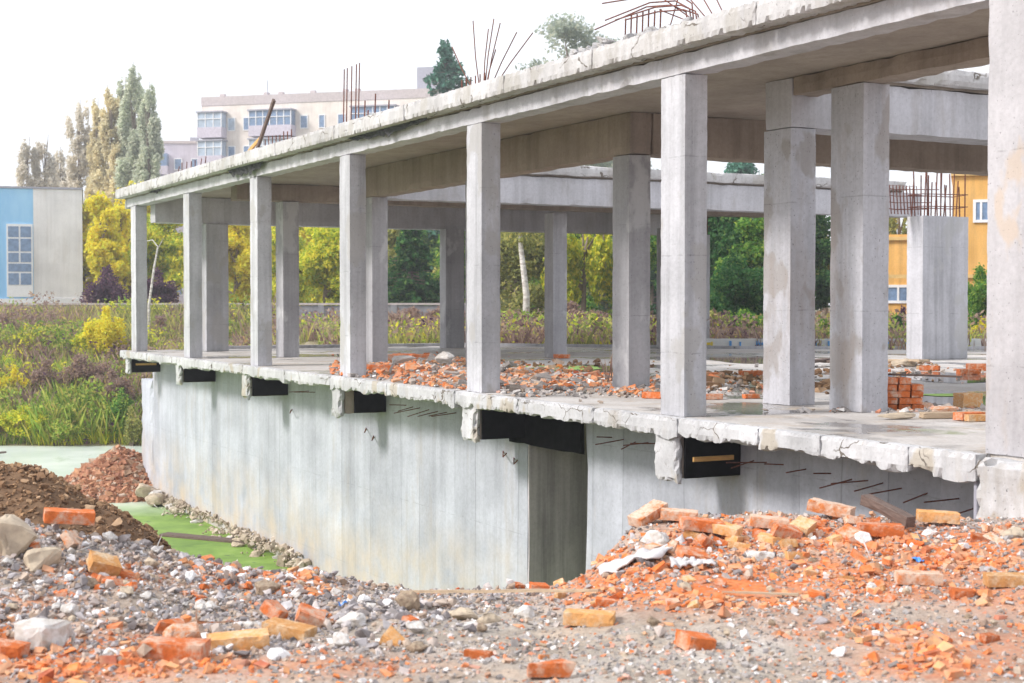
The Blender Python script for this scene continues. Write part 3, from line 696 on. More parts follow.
# torn roofing felt hanging from the roof rim
def felt(s0, s1, drop, seed):
    n = 26; V = []; Fq = []
    for i in range(n+1):
        s = s0+(s1-s0)*i/n; d = drop*(.25+.75*max(0, math.sin(PI*i/n))**.6)*(.55+.9*abs(mnoise.noise(Vector((s*4, seed, 0)))))
        for j in range(4):
            q = j/3; V.append((s+.05*mnoise.noise(Vector((s*5, j, seed))), -.10-.03*q+.04*mnoise.noise(Vector((s*6, q*4, seed)))+.05*q, SOF+.02-q*d))
    for i in range(n):
        for j in range(3): Fq.append((i*4+j, i*4+j+1, (i+1)*4+j+1, (i+1)*4+j))
    me = MB().add(V, Fq).mesh('roofing_felt'); o = link('roofing_felt', me, M['felt'], B)
    md = o.modifiers.new('s', 'SOLIDIFY'); md.thickness = .006
felt(-14.4, -12.4, .22, 2); felt(-8.4, -5.6, .14, 5); felt(-20.3, -19.2, .09, 8)

# ---- things on the roof and in the pit
def beam_between(name, a, b, w, h, mat, **k):
    a, b = Vector(a), Vector(b); L = (b-a).length
    me = rough_box(-L/2, L/2, -w/2, w/2, -h/2, h/2, res=(.15, .03, .03), amp=.004, chip=.008, fs=6, seed=int(L*10))
    o = link(name, me, mat, **k); o.location = (a+b)/2
    o.rotation_euler = (b-a).to_track_quat('X', 'Z').to_euler(); return o
beam_between('timber_prop', W(-14.1, .3, 3.72), W(-13.1, .35, 4.66), .05, .07, M['darktimber'], label='leaning brown weathered plank standing up from the far roof edge', cat='plank')
beam_between('yellow_timber', W(-14.8, .3, 3.76), W(-13.9, .4, 4.12), .04, .07, M['batten'], label='short yellow timber lying against the leaning roof plank', cat='plank')

# ------------------------------------------------------------------ bricks and lumps, one by one
def brick_mesh(seed, L=.25, Wd=.12, H=.065, broken=False):
    me = rough_box(-L/2, L/2, -Wd/2, Wd/2, 0, H, res=.02, amp=.0012, chip=.005, fs=18, seed=seed)
    if broken:
        r = random.Random(seed); bm = bmesh.new(); bm.from_mesh(me)
        for k in range(1 + (seed % 2)):
            no = Vector((1, r.uniform(-.7, .7), r.uniform(-.5, .5))).normalized() if k == 0 else Vector((r.uniform(-.6, .3), 1, r.uniform(-.6, .8))).normalized()
            pt = Vector((L*r.uniform(-.05, .22), 0, H*.5)) if k == 0 else Vector((0, Wd*.22, H*.6))
            g = bmesh.ops.bisect_plane(bm, geom=bm.verts[:]+bm.edges[:]+bm.faces[:], plane_co=pt, plane_no=no, clear_outer=True)
            ed = [e for e in g['geom_cut'] if isinstance(e, bmesh.types.BMEdge)]
            fl = bmesh.ops.holes_fill(bm, edges=ed, sides=0)['faces']
            pk = bmesh.ops.poke(bm, faces=fl)
            sb = bmesh.ops.subdivide_edges(bm, edges=list({e for f in pk['faces'] for e in f.edges if e.calc_length() > .03}), cuts=2)
        bmesh.ops.triangulate(bm, faces=bm.faces)
        for v_ in bm.verts: v_.co += mnoise.noise_vector(v_.co*40)*.002
        xm = sum(v_.co.x for v_ in bm.verts)/len(bm.verts)
        for v_ in bm.verts: v_.co.x -= xm
        bm.to_mesh(me); bm.free()
    return me
def rock_mesh(seed, flat):
    bm = hull_rock(seed, 13, flat, 1, .06); mz = min(v_.co.z for v_ in bm.verts)
    for v_ in bm.verts: v_.co.z -= mz
    me = bpy.data.meshes.new('rock'); bm.to_mesh(me); bm.free(); return me
def put(name, me, mat, u, v, label, cat, rz=0, tilt=(0, 0), lift=-.008, sc=1, group=None):
    x, y, z = ground_at(u, v)
    o = link(name, me, mat, label=label, cat=cat, group=group)
    o.location = (x, y+.02, h1(x, y+.02)+lift); o.rotation_euler = (tilt[0], tilt[1], rz)
    o.scale = (sc,)*3 if not hasattr(sc, '__len__') else sc
    return o
D = math.radians
BR = [ # u, v(bottom), kind, material, rz, tilt, lift, label, size
 (66, 537, 'b', 'brick', 20, (.05, .10), .08, 'whole orange brick perched on the crest of the gravel heap by the brown earth', 1.15),
 (236, 652, 'b', 'tanbrick', 12, (.05, -.05), .0, 'whole yellowish brick in front of a flat white stone in the left foreground', 1.15),
 (287, 641, 'b', 'tanbrick', -25, (.02, .1), .01, 'ochre brick leaning right of the yellowish brick with orange broken end', 1.0),
 (172, 660, 'b', 'brick', -6, (.02, .02), .0, 'long orange brick with dusty top left of the yellowish brick', 1.15),
 (166, 640, 'h', 'brick', 40, (.3, .3), .03, 'broken orange half brick leaning on the pale mortar slab in front of it', .95),
 (272, 622, 'h', 'brick', 70, (.5, .2), .02, 'bright orange broken brick piece behind the two ochre bricks', 1.0),
 (308, 630, 'h', 'brick', 10, (.2, .4), .02, 'crumbled orange brick lump at the right end of the ochre bricks', 1.1),
 (101, 578, 'h', 'tanbrick', 30, (.4, .3), .03, 'orange yellow broken brick at the top of the small orange heap at left', 1.05),
 (28, 552, 'h', 'brick', -30, (.2, .1), .0, 'reddish broken brick below the grey boulder at the left edge', .7),
 (66, 548, 'h', 'dustbrick', 80, (.9, .2), .02, 'rusty brown brick end standing in gravel under the perched brick', .8),
 (8, 660, 'h', 'brick', 0, (.1, .1), .0, 'orange brick end half cut by the left edge of the photo', 1.0),
 (590, 627, 'b', 'tanbrick', -10, (.0, .02), .0, 'lone ochre brick lying flat on the open ground near the centre', 1.02),
 (551, 680, 'h', 'brick', 5, (0, 0), .01, 'short brick with dusty top and bright orange front at the bottom centre', .95),
 (699, 651, 'h', 'brick', 25, (.1, .2), -.01, 'flat orange brick fragment alone on bare ground right of centre', 1.1),
 (482, 661, 'h', 'brick', -20, (.05, .1), -.01, 'small orange brick fragment between the lone ochre brick and left bricks', .7),
 (390, 646, 'h', 'tanbrick', 75, (.5, -.2), .0, 'tilted tan brick end beside the gravel edge left of centre', .8),
 (992, 644, 'h', 'brick', 30, (.1, .1), -.005, 'small isolated orange brick piece at the lower right', .6),
 (921, 586, 'b', 'dustbrick', -4, (0, .02), .0, 'dusty orange brick lying flat in front of the white stones at right', 1.0),
 (1012, 588, 'b', 'tanbrick', -3, (0, 0), .0, 'whole orange brick cut by the right edge of the photo', 1.0),
 (650, 524, 'b', 'dustbrick', 40, (.1, -.35), .03, 'dusty brick tilted steeply at the left top of the right heap', 1.1),
 (680, 524, 'b', 'dustbrick', -8, (.05, .05), .02, 'flat dusty brick on the heap crest next to the steeply tilted one', 1.0),
 (702, 538, 'b', 'brick', 5, (.05, .12), .04, 'bright orange brick with dusty top jutting from the heap crest', 1.1),
 (724, 541, 'b', 'tanbrick', -30, (.1, .15), .04, 'tan brick crossing behind the jutting orange brick on the heap', .9),
 (728, 517, 'b', 'brick', 12, (.05, -.25), .05, 'orange brick raised at its right end on the highest row of the heap', 1.0),
 (702, 549, 'h', 'brick', 60, (.5, .3), .02, 'orange brick stump wedged under the jutting orange brick', .9),
 (770, 532, 'b', 'dustbrick', -5, (.05, .1), .02, 'dusty pinkish brick right of the raised brick on the heap', 1.0),
 (786, 541, 'h', 'brick', 20, (.3, .3), .02, 'broken orange brick below the dusty pinkish brick', 1.1),
 (806, 537, 'h', 'tanbrick', -40, (.3, .2), .02, 'ochre brick half below the peak of the right heap', 1.1),
 (832, 520, 'b', 'dustbrick', -28, (.0, .16), .03, 'dusty brick sloping down right from the peak of the right heap', 1.2),
 (822, 513, 'h', 'brick', 20, (.2, -.2), .07, 'small orange brick end on the very peak of the right heap', .9),
 (882, 540, 'b', 'brick', -4, (.02, .03), .02, 'orange brick lying below the dark timber on the right heap', 1.1),
 (940, 526, 'b', 'tanbrick', -6, (.02, .05), .02, 'ochre brick lying right of the green grass tuft', 1.05),
 (905, 520, 'h', 'brick', 15, (.1, .1), .03, 'orange brick piece between the dark timber and the ochre brick', .9),
 (855, 545, 'h', 'brick', -60, (.4, .2), .02, 'steep orange brick end left of the brick below the dark timber', .9),
 (606, 608, 'h', 'brick', 0, (.1, .1), .0, 'little orange brick piece just above the lone ochre brick', .6),
 (540, 592, 'h', 'brick', 10, (.1, .1), .0, 'dark orange brick piece at the foot of the dark niche wall', .7),
 (560, 600, 'h', 'tanbrick', 40, (.1, .1), .0, 'tan brick chip right of the dark orange piece by the niche', .6),
 (410, 627, 'h', 'brick', 50, (.2, .1), .0, 'small red brick piece just above the tilted tan brick end', .55),
 (966, 600, 'h', 'brick', 5, (.05, .05), -.01, 'flat orange fragment in front of the right edge brick', .9),
]
for i, (u, v, kd, mt, rz, tl, lf, lab, sz) in enumerate(BR):
    me = brick_mesh(i+3, broken=(kd == 'h'))
    put('brick' if kd == 'b' else 'broken_brick', me, M[mt], u, v, lab, 'brick', D(rz), tl, lf, sz)
RK = [
 (36, 652, 'conc_chunk', 9, .8, .34, 'large whitish broken concrete lump at the lower left corner', 20),
 (8, 556, 'tanstone', 10, .8, .38, 'grey boulder at the left edge above the sloping tan slab', 0),
 (45, 573, 'tanstone', 11, .5, .38, 'sloping tan stone slab under the boulder at the left edge', 40),
 (85, 590, 'brownstone', 12, .7, .14, 'brown earthy stone left of the small orange heap', 0),
 (182, 650, 'dustbrick', 13, .8, .24, 'cream lump of brickwork with mortar behind the long orange brick', 30),
 (200, 642, 'whitestone', 14, .45, .14, 'flat white stone above the yellowish brick', 0),
 (106, 657, 'whitestone', 15, .5, .11, 'white pebble like stone alone in a dark hollow at lower left', 0),
 (278, 660, 'whitestone', 16, .4, .19, 'white angular slab in front of the ochre bricks', 25),
 (252, 630, 'conc_chunk', 17, .4, .17, 'light grey flat stone behind the yellowish brick', 10),
 (267, 596, 'brownstone', 18, .7, .20, 'dark brown clod on top of the gravel by the green water', 0),
 (287, 583, 'whitestone', 19, .7, .10, 'rounded pale stone right of the dark brown clod', 0),
 (262, 583, 'whitestone', 20, .6, .12, 'whitish flat stone just left of the rounded pale stone', 0),
 (314, 578, 'brownstone', 21, .8, .09, 'small brown clod against the stained wall base', 0),
 (352, 628, 'conc_chunk', 22, .45, .22, 'pale flat rounded concrete piece below the blue scrap', 0),
 (374, 590, 'whitestone', 23, .6, .07, 'small bright white stone at the wall side of the gravel crest', 0),
 (407, 612, 'brownstone', 24, .8, .20, 'dark earthy clod left of centre on the gravel', 0),
 (340, 650, 'conc_chunk', 25, .8, .12, 'grey purple stone right of the white angular slab', 0),
 (460, 622, 'tanstone', 26, .5, .24, 'long mossy tan stone lying left of the grey round stone', 0),
 (487, 624, 'tanstone', 27, .6, .16, 'yellowish clay stone in the middle, beside the long mossy one', 0),
 (527, 619, 'conc_chunk', 28, .75, .17, 'speckled grey round stone near the centre of the ground', 0),
 (418, 654, 'brownstone', 29, .6, .14, 'brown stone right of the tilted tan brick end', 0),
 (655, 545, 'conc_chunk', 30, .6, .26, 'grey concrete chunk embedded in the left flank of the right heap', 15),
 (865, 560, 'whitestone', 31, .7, .13, 'white angular stone in the middle of the right heap front', 0),
 (884, 568, 'whitestone', 32, .7, .10, 'white rounded stone right of the white angular stone', 0),
 (778, 577, 'brownstone', 33, .6, .12, 'dark brown stone in the orange scree of the right heap', 0),
 (934, 536, 'whitestone', 34, .5, .14, 'pale stone just below the ochre brick by the grass tuft', 0),
 (1016, 538, 'tanstone', 35, .5, .20, 'beige slab piece at the right edge below the white pier', 0),
 (760, 560, 'conc_chunk', 36, .35, .24, 'flat grey shard lying across the orange scree', 0),
 (206, 612, 'conc_chunk', 37, .6, .13, 'medium grey stone above the flat white stone at left', 0),
]
for (u, v, mt, sd_, flat, sz, lab, rz) in RK:
    put('rubble_stone', rock_mesh(sd_, flat), M[mt], u, v, lab, 'stone', D(rz), (0, 0), -.02, sz)
# long pale torn membrane strip and white sheet on the right heap
def strip(name, pts, w, mat, **k):
    P = [ground_at(u, v) for u, v in pts]; V = []; Fq = []
    n = 24
    for i in range(n+1):
        q = i/n*(len(P)-1); j = min(int(q), len(P)-2); a = Vector(P[j]).lerp(Vector(P[j+1]), q-j)
        for e in range(5):
            x = a.x; y = a.y+w*(e/4-.5)*(.6+.8*vn(i*.3, 1.0, 0, 3)); V.append((float(x), float(y), h1(float(x), float(y))+.03+.03*mnoise.noise(Vector((i*.4, e*.7, 0)))))
    for i in range(n):
        for e in range(4): Fq.append((i*5+e, i*5+e+1, (i+1)*5+e+1, (i+1)*5+e))
    o = MB().add(V, Fq).build(name, mat, smooth=True, **k); m_ = o.modifiers.new('s', 'SOLIDIFY'); m_.thickness = .012; return o
M['membrane'] = simple('grey_white_membrane', (.46, .44, .45), .7, scale=4, c2=(.66, .64, .65))
strip('torn_membrane', [(600, 578), (630, 568), (660, 558), (685, 548)], .28, M['membrane'], label='torn grey membrane strip trailing down the left of the right heap', cat='membrane')
strip('torn_sheet', [(672, 570), (695, 569), (715, 569)], .14, M['membrane'], label='flat pale sheet scrap at the foot of the torn grey membrane', cat='sheet')
def at_pt(u, v, lift): x, y, z = ground_at(u, v); return Vector((x, y, h1(x, y)+lift))
beam_between('dark_timber', at_pt(866, 524, .16), at_pt(912, 534, .07), .09, .075, M['darktimber'], label='dark charred timber sloping across the right heap', cat='plank')
beam_between('lath', at_pt(722, 597, .02), at_pt(800, 600, .02), .03, .015, M['timber'], label='thin wooden lath in the orange scree of the right heap', cat='lath')
beam_between('wood_splinter', at_pt(522, 643, .01), at_pt(548, 650, .01), .02, .012, M['timber'], label='thin wood splinter on bare ground left of the lone ochre brick', cat='splinter')
beam_between('thin_batten', at_pt(400, 598, .03), at_pt(600, 597, .03), .03, .02, M['timber'], label='long thin batten lying across the middle ground', cat='batten')
def crumpled(name, u, v, sz, mat, **k):
    bm = bmesh.new(); bmesh.ops.create_grid(bm, x_segments=7, y_segments=6, size=.5)
    for q in bm.verts: q.co.z = .45*mnoise.noise(q.co*3.1+Vector((u, 0, 0))); q.co.x *= 1+.3*mnoise.noise(q.co*5)
    me = bpy.data.meshes.new(name); bm.to_mesh(me); bm.free(); o = link(name, me, mat, **k); x, y, z = ground_at(u, v)
    o.location = (x, y, h1(x, y)+.25*sz); o.scale = (sz, sz, sz); o.rotation_euler = (.3, .1, 1)
    m_ = o.modifiers.new('s', 'SOLIDIFY'); m_.thickness = .02
crumpled('plastic_scrap', 345, 611, .07, M['blue'], label='small crumpled blue plastic scrap on the gravel', cat='scrap')
crumpled('blue_rag', 921, 563, .07, M['blue'], label='dark blue rag scrap behind the dusty orange brick at right', cat='rag')
# medium pieces in groups
mid_b = [brick_mesh(60+i, broken=True) for i in range(6)]
mid_r = [rock_mesh(80+i, .65) for i in range(6)]
rr = random.Random(77)
def mids(zone, n, meshes, mats, name, cat, label, group, s0, s1):
    u0, u1, v0, v1 = zone
    for i in range(n):
        u = rr.uniform(u0, u1); v = rr.uniform(v0, v1); mt = rr.choice(mats)
        src = rr.choice(meshes); key = (src.name, mt)
        if key not in MIDC: m_ = src.copy(); m_.materials.clear(); m_.materials.append(M[mt]); MIDC[key] = m_
        x, y, z = ground_at(u, v)
        if y > 12: continue
        o = link(name, MIDC[key], None, label=label, cat=cat, group=group)
        o.location = (x, y, h1(x, y)-.01); s = rr.uniform(s0, s1); o.scale = (s, s, s); o.rotation_euler = (rr.uniform(-.5, .5), rr.uniform(-.5, .5), rr.uniform(0, 6.28))
MIDC = {}
mids((600, 860, 514, 560), 34, mid_b, ['brick', 'tanbrick', 'dustbrick'], 'broken_brick', 'brick', 'small broken brick lying loose on the crest side of the right heap', 'broken bricks on the right heap crest', .45, .9)
mids((760, 1010, 522, 565), 30, mid_b, ['brick', 'brick', 'dustbrick'], 'broken_brick', 'brick', 'small broken brick lying loose in front of the white corner pier', 'broken bricks before the white pier', .3, .7)
mids((580, 900, 565, 612), 30, mid_b, ['brick', 'brick', 'tanbrick'], 'broken_brick', 'brick', 'small broken brick in the orange scree at the foot of the right heap', 'broken bricks in the orange scree', .25, .5)
mids((180, 330, 565, 605), 18, mid_b, ['brick'], 'broken_brick', 'brick', 'small orange brick bit in the gravel below the green water', 'brick bits in the left gravel', .35, .6)
mids((420, 600, 566, 590), 22, mid_b, ['brick', 'tanbrick'], 'broken_brick', 'brick', 'small orange brick bit along the middle ground before the basement wall', 'brick bits along the middle ground', .35, .65)
mids((50, 130, 568, 598), 14, mid_b, ['brick', 'brick', 'tanbrick'], 'broken_brick', 'brick', 'small orange brick bit in the little orange heap at left', 'brick bits in the little left heap', .35, .65)
mids((0, 420, 540, 640), 60, mid_r, ['conc_chunk', 'whitestone', 'conc_chunk', 'tanstone'], 'rubble_stone', 'stone', 'fist sized grey or white stone among the left gravel', 'larger stones in the left gravel', .06, .13)
mids((430, 1020, 555, 660), 40, mid_r, ['conc_chunk', 'whitestone', 'tanstone', 'brownstone'], 'rubble_stone', 'stone', 'small grey or pale stone on the open ground at centre and right', 'stones on the right ground', .04, .10)
# stones along the wall foot
for i in range(34):
    s = -22.4+i*.42; o = link('rubble_stone', MIDC[rr.choice([k for k in MIDC if k[1] in ('tanstone', 'conc_chunk')])], None, label='pale stone lying at the foot of the basement wall by the water', cat='stone', group='stones at the wall foot')
    w = W(s, rr.uniform(.25, .6), 0); q = (rr.uniform(.18, .4) if i > 2 else .75); o.location = (w.x, w.y, WATER-.08+.0*q); o.scale = (q, q, q*.9); o.rotation_euler = (0, 0, rr.uniform(0, 6))
rs = np.random.RandomState(19); n = 750; ss_ = rs.uniform(-24.3, -12, n); tt_ = .65-np.abs(rs.normal(0, .17, n))*(.3+1.5*vn(ss_*.9, 5, 0, 8)); q = (.6+.8*vn(ss_*1.2, 0, 0, 3))
XX = OX+ss_*sd[0]-tt_*sd[1]; YY = OY+ss_*sd[1]+tt_*sd[0]; S = np.clip(rs.lognormal(math.log(.085), .5, n), .03, .3)*q
scatter('wall_foot_rubble', np.stack([XX, YY, WATER+(tt_-.2)*.35+rs.uniform(-.02, .1, n)], -1), S, M['footstone'], seed=12, nvar=8).__setitem__('kind', 'stuff')
beam_between('floating_plank', (-6.9, 29.6, WATER+.02), (-5.0, 28.6, WATER+.02), .28, .06, M['darktimber'], label='dark plank floating on the green pond', cat='plank')
beam_between('driftwood', (-7.7, 34.2, WATER+.02), (-6.7, 34.3, WATER+.03), .14, .08, M['darktimber'], label='short dark board at the near foot of the brown rubble mound', cat='plank')
beam_between('dead_branch', (-16.4, 44.6, WATER+.02), (-15.2, 45.0, WATER+.12), .08, .06, M['darktimber'], label='dark dead branch in the far pond at the left edge', cat='branch')

# ------------------------------------------------------------------ debris on the slab
def slab_at(u, v, z=0.0):
    Y = CAMZ*FPX/(v-HZ)*(1-z/CAMZ); return (u-512)/FPX*Y, Y
SL = [(440, 378, 55, 9, 1.2), (395, 366, 40, 7, 1), (350, 371, 18, 5, .9), (550, 384, 60, 5, 1.1), (600, 381, 40, 4, .8), (460, 362, 40, 4, .5), (530, 372, 40, 5, .5), (640, 392, 40, 3, .5)]
def slab_scatter(name, n, E, mat, s0, sg, seed, hmax, kind='chip'):
    rs = np.random.RandomState(seed); V = rs.uniform(352, 414, n*3); U = rs.uniform(330, 985, n*3)
    Y = CAMZ*FPX/(V-HZ); X = (U-512)/FPX*Y; m = mask(E, U, V)
    s_ = (X-OX)*sd[0]+(Y-OY)*sd[1]; t_ = -(X-OX)*sd[1]+(Y-OY)*sd[0]
    sel = (rs.uniform(0, 1, len(U)) < m) & (t_ > .02)
    hh = hmax*np.clip(m-.3, 0, 1)*rs.uniform(0, 1, len(U)); S = np.clip(rs.lognormal(math.log(s0), sg, len(U)), .015, .2)
    scatter(name, np.stack([X, Y, .01+hh+S*.15], -1)[sel], S[sel], mat, kind=kind, seed=seed, tilt=.6).__setitem__('kind', 'stuff')
slab_scatter('slab_brick_debris', 6500, SL, M['chips'], .055, .4, 31, .06)
slab_scatter('slab_stone_debris', 6500, SL+[(560, 392, 200, 6, .25), (720, 383, 60, 6, .5), (900, 372, 90, 8, .08), (900, 412, 80, 3, .4)], M['grit'], .045, .5, 33, .07)
slab_scatter('slab_dirt', 3500, [(720, 380, 60, 7, .7), (560, 366, 120, 4, .3), (830, 374, 60, 3, .5), (900, 366, 40, 4, .6), (820, 388, 60, 4, .4)], M['clods'], .06, .45, 35, .05)
def blob(name, u0, u1, v0, v1, mat, z, seed, **k):
    """flat irregular puddle on the slab, from its extent in the photo"""
    v0 = max(v0, 352); ya, yb = CAMZ*FPX/(v1-HZ), CAMZ*FPX/(v0-HZ); yc = (ya+yb)/2
    xa, xb = (u0-512)/FPX*yc, (u1-512)/FPX*yc; V = []
    for i in range(40):
        a = 2*PI*i/40; q = 1+.28*mnoise.noise(Vector((math.cos(a)*1.5, math.sin(a)*1.5, seed)))+.1*mnoise.noise(Vector((math.cos(a)*5, math.sin(a)*5, seed)))
        V.append(((xa+xb)/2+(xb-xa)/2*math.cos(a)*q, yc+(yb-ya)/2*math.sin(a)*q, z))
    MB().add(V, [tuple(range(40))]).build(name, mat, kind='structure')
blob('puddle', 905, 1000, 393, 407, M['puddle'], .006, 1)
blob('puddle', 706, 780, 355, 364, M['puddle'], .006, 2)
blob('puddle', 700, 770, 374, 387, M['moss'], .006, 3)
blob('puddle', 890, 1000, 372, 384, M['puddle'], .006, 4)
blob('puddle', 520, 640, 366, 372, M['puddle'], .006, 5)
blob('algae_patch', 918, 990, 394.6, 397, M['lichen'], .011, 6)
blob('algae_patch', 505, 600, 366, 371, M['lichen'], .011, 7)
# stacked bricks at right
bmesh_std = brick_mesh(5); bmesh_std.materials.append(M['brick'])
bmesh_tan = brick_mesh(6); bmesh_tan.materials.append(M['tanbrick'])
x0, y0 = slab_at(892, 411); n_ = 0
for lv in range(5):
    for c in range(3 if lv < 4 else 2):
        o = link('stacked_brick', bmesh_std, None, label='orange brick in the neat low stack beside the twin columns', cat='brick', group='bricks in the low stack')
        o.location = (x0+.13*c, y0+.1+.01*(lv % 2), .001+lv*.068); o.rotation_euler = (0, 0, PI/2+.06*((lv+c) % 3-1))
beam_between('stack_board', (x0-.35, y0+.35, .37), (x0+.75, y0+.1, .345), .12, .02, M['darktimber'], label='long dark board resting on the low brick stack', cat='plank')
SB = [(898, 420, 'tanstone', (.5, .16, .10), 'long beige stone block lying at the near edge of the slab debris', 'r', 3),
      (925, 411, 'dustbrick', (.36, .2, .14), 'pinkish mortar covered lump right of the brick stack', 'r', 4),
      (945, 414, 'dustbrick', (.4, .2, .12), 'salmon rubble lump between brick stack and corner column', 'r', 5),
      (957, 419, 'timber', (.7, .1, .06), 'flat weathered plank in front of the salmon rubble', 'r', 6),
      (970, 408, 'tanbrick', (.24, .2, .15), 'upright yellow block beside the puddle near the corner column', 'r', 7),
      (972, 421, 'brick', 1.2, 'orange brick lying at the foot of the upright yellow block', 'b', 8),
      (980, 422, 'tanbrick', 1.0, 'tan brick touching the near corner column', 'b', 9),
      (931, 371, 'brick', 1.3, 'lone orange brick on end near the foot of the pale stub column', 'b', 10),
      (906, 367, 'tanstone', (.6, .3, .2), 'tan lump at the foot of the pale stub column', 'r', 11),
      (981, 371, 'brick', 1.8, 'orange brick heap piece at far right of the slab', 'b', 12),
      (970, 375, 'brick', 1.4, 'orange brick left of the far right heap piece', 'b', 13),
      (713, 400, 'brick', 1.0, 'orange brick on the slab right of the broad front column', 'b', 14),
      (752, 399, 'brick', .8, 'orange brick piece on the slab left of the twin column', 'b', 15),
      (751, 377, 'brick', 1.4, 'orange brick beside the mossy puddle', 'b', 16),
      (715, 378, 'brick', 1.2, 'red brick at the left end of the mossy puddle', 'b', 17),
      (656, 399, 'brick', 1.2, 'orange brick behind the broad front column at its left', 'b', 18),
      (395, 361, 'brick', 1.9, 'dark red brick row piece, leftmost behind the rubble', 'b', 19),
      (404, 360, 'brick', 1.9, 'dark red brick in the row behind the rubble, middle one', 'b', 20),
      (422, 361, 'brick', 2.0, 'dark red brick row piece, rightmost behind the rubble', 'b', 21),
      (562, 358.5, 'brick', 1.3, 'orange brick at the foot of the round far column', 'b', 22),
      (445, 366, 'conc_chunk', (.5, .4, .3), 'grey concrete chunk on the brick debris left of the front column', 'r', 23),
      (405, 376, 'conc_chunk', (.7, .4, .18), 'flat dark concrete slab piece in the brick debris', 'r', 24),
      (380, 372, 'brick', 1.8, 'tilted orange brick at the left end of the slab debris', 'b', 25)]
for q in SB:
    u, v, mt, sz, lab, kd, sdn = q
    x, y = slab_at(u, v)
    if kd == 'b': me = brick_mesh(90+sdn); nm, ct, sc_ = 'brick', 'brick', (sz*.95,)*3
    else:
        nm, ct = ('rubble_stone', 'stone') if mt != 'timber' else ('plank', 'plank')
        me = rock_mesh(120+sdn, 1.0) if mt not in ('timber', 'tanbrick') else rough_box(-.5, .5, -.5, .5, 0, 1, res=.12, amp=.02, chip=.06, seed=sdn); sc_ = sz
    o = link(nm, me, M[mt], label=lab, cat=ct); o.location = (x, y+.05, .004); o.scale = sc_; o.rotation_euler = (0, 0, rr.uniform(-.5, .5))
for (u0, v0, u1, v1, lab) in ((826, 366, 845, 369, 'short board on the slab behind the twin columns'), (892, 365, 925, 368, 'grey plank lying left of the pale stub column'), (770, 371, 830, 366, 'dark plank on the slab between the twin columns')):
    a = slab_at(u0, v0); b = slab_at(u1, v1); beam_between('board', (a[0], a[1], .08), (b[0], b[1], .12), .2, .05, M['timber'] if 'grey' in lab else M['darktimber'], label=lab, cat='plank')
# grass tuft on the heap
def blades(name, pts, n, L, w, mat, seed=0, lean=.35, parent=None, **k):
    rs = np.random.RandomState(seed); pts = np.asarray(pts); i = rs.randint(0, len(pts), n); P = pts[i]
    l = L*rs.uniform(.5, 1.1, n); a = rs.uniform(0, 2*PI, n); ln = lean*rs.uniform(0, 1, n); b = rs.uniform(0, 2*PI, n)
    dx, dy = np.cos(a)*w/2, np.sin(a)*w/2; tx, ty = np.cos(b)*ln*l, np.sin(b)*ln*l
    z0 = P[:, 2]
    V = np.stack([np.stack([P[:, 0]-dx, P[:, 1]-dy, z0], -1), np.stack([P[:, 0]+dx, P[:, 1]+dy, z0], -1),
                  np.stack([P[:, 0]+dx*.7+tx*.4, P[:, 1]+dy*.7+ty*.4, z0+l*.6], -1), np.stack([P[:, 0]+tx, P[:, 1]+ty, z0+l], -1), ], 1)
    Fq = np.arange(n*4).reshape(n, 4)
    return link(name, np_mesh(name, V.reshape(-1, 3), Fq), mat, parent, **k)
gx = [ground_at(u, 520) for u in (936,)]
blades('grass_tuft', [(x+rr.uniform(-.03, .03), y+.15+rr.uniform(-.02, .02), h1(x, y+.15)-.03) for x, y, z in gx for k in range(4)][:4], 200, .26, .012, M['lichen'], 3, label='small green grass tuft at the top of the right heap by the pier', cat='grass')
gx = [slab_at(u, 384) for u in (608, 612, 616)]
blades('dead_weed', [(x, y, .0) for x, y in gx], 30, .5, .01, M['drybrown'], 4, label='dry upright weed stalks growing on the slab left of the tall inner column', cat='weed')

# ------------------------------------------------------------------ vegetation
def leaf_mesh(name, blobs, n, size, seed, thr=.42, gs=1.0, droop=0, shell=.55):
    rs = np.random.RandomState(seed); Bl = np.asarray(blobs, float); vol = np.prod(Bl[:, 3:6], 1)**.75; pr = vol/vol.sum()
    n2 = int(n*1.9); i = rs.choice(len(Bl), n2, p=pr)
    d = rs.normal(0, 1, (n2, 3)); d /= np.linalg.norm(d, axis=1)[:, None]
    r = (shell+(1-shell)*rs.uniform(0, 1, n2))*rs.uniform(.3, 1, n2)**.33
    P = Bl[i, :3]+d*r[:, None]*Bl[i, 3:6]
    keep = fbm(P[:, 0]*gs, P[:, 1]*gs, P[:, 2]*gs, seed, 3) > thr
    P = P[keep][:n]; m = len(P)
    a = rs.normal(0, 1, (m, 3)); a[:, 2] -= droop; a /= np.linalg.norm(a, axis=1)[:, None]
    b = np.cross(a, rs.normal(0, 1, (m, 3))); b /= np.linalg.norm(b, axis=1)[:, None]+1e-6
    s = size*rs.uniform(.55, 1.25, m)[:, None]
    V = np.stack([P-a*s*.6, P+b*s*.32-a*s*.05, P+a*s*.6, P-b*s*.32+a*s*.1], 1)
    return np_mesh(name, V.reshape(-1, 3), np.arange(m*4).reshape(m, 4))
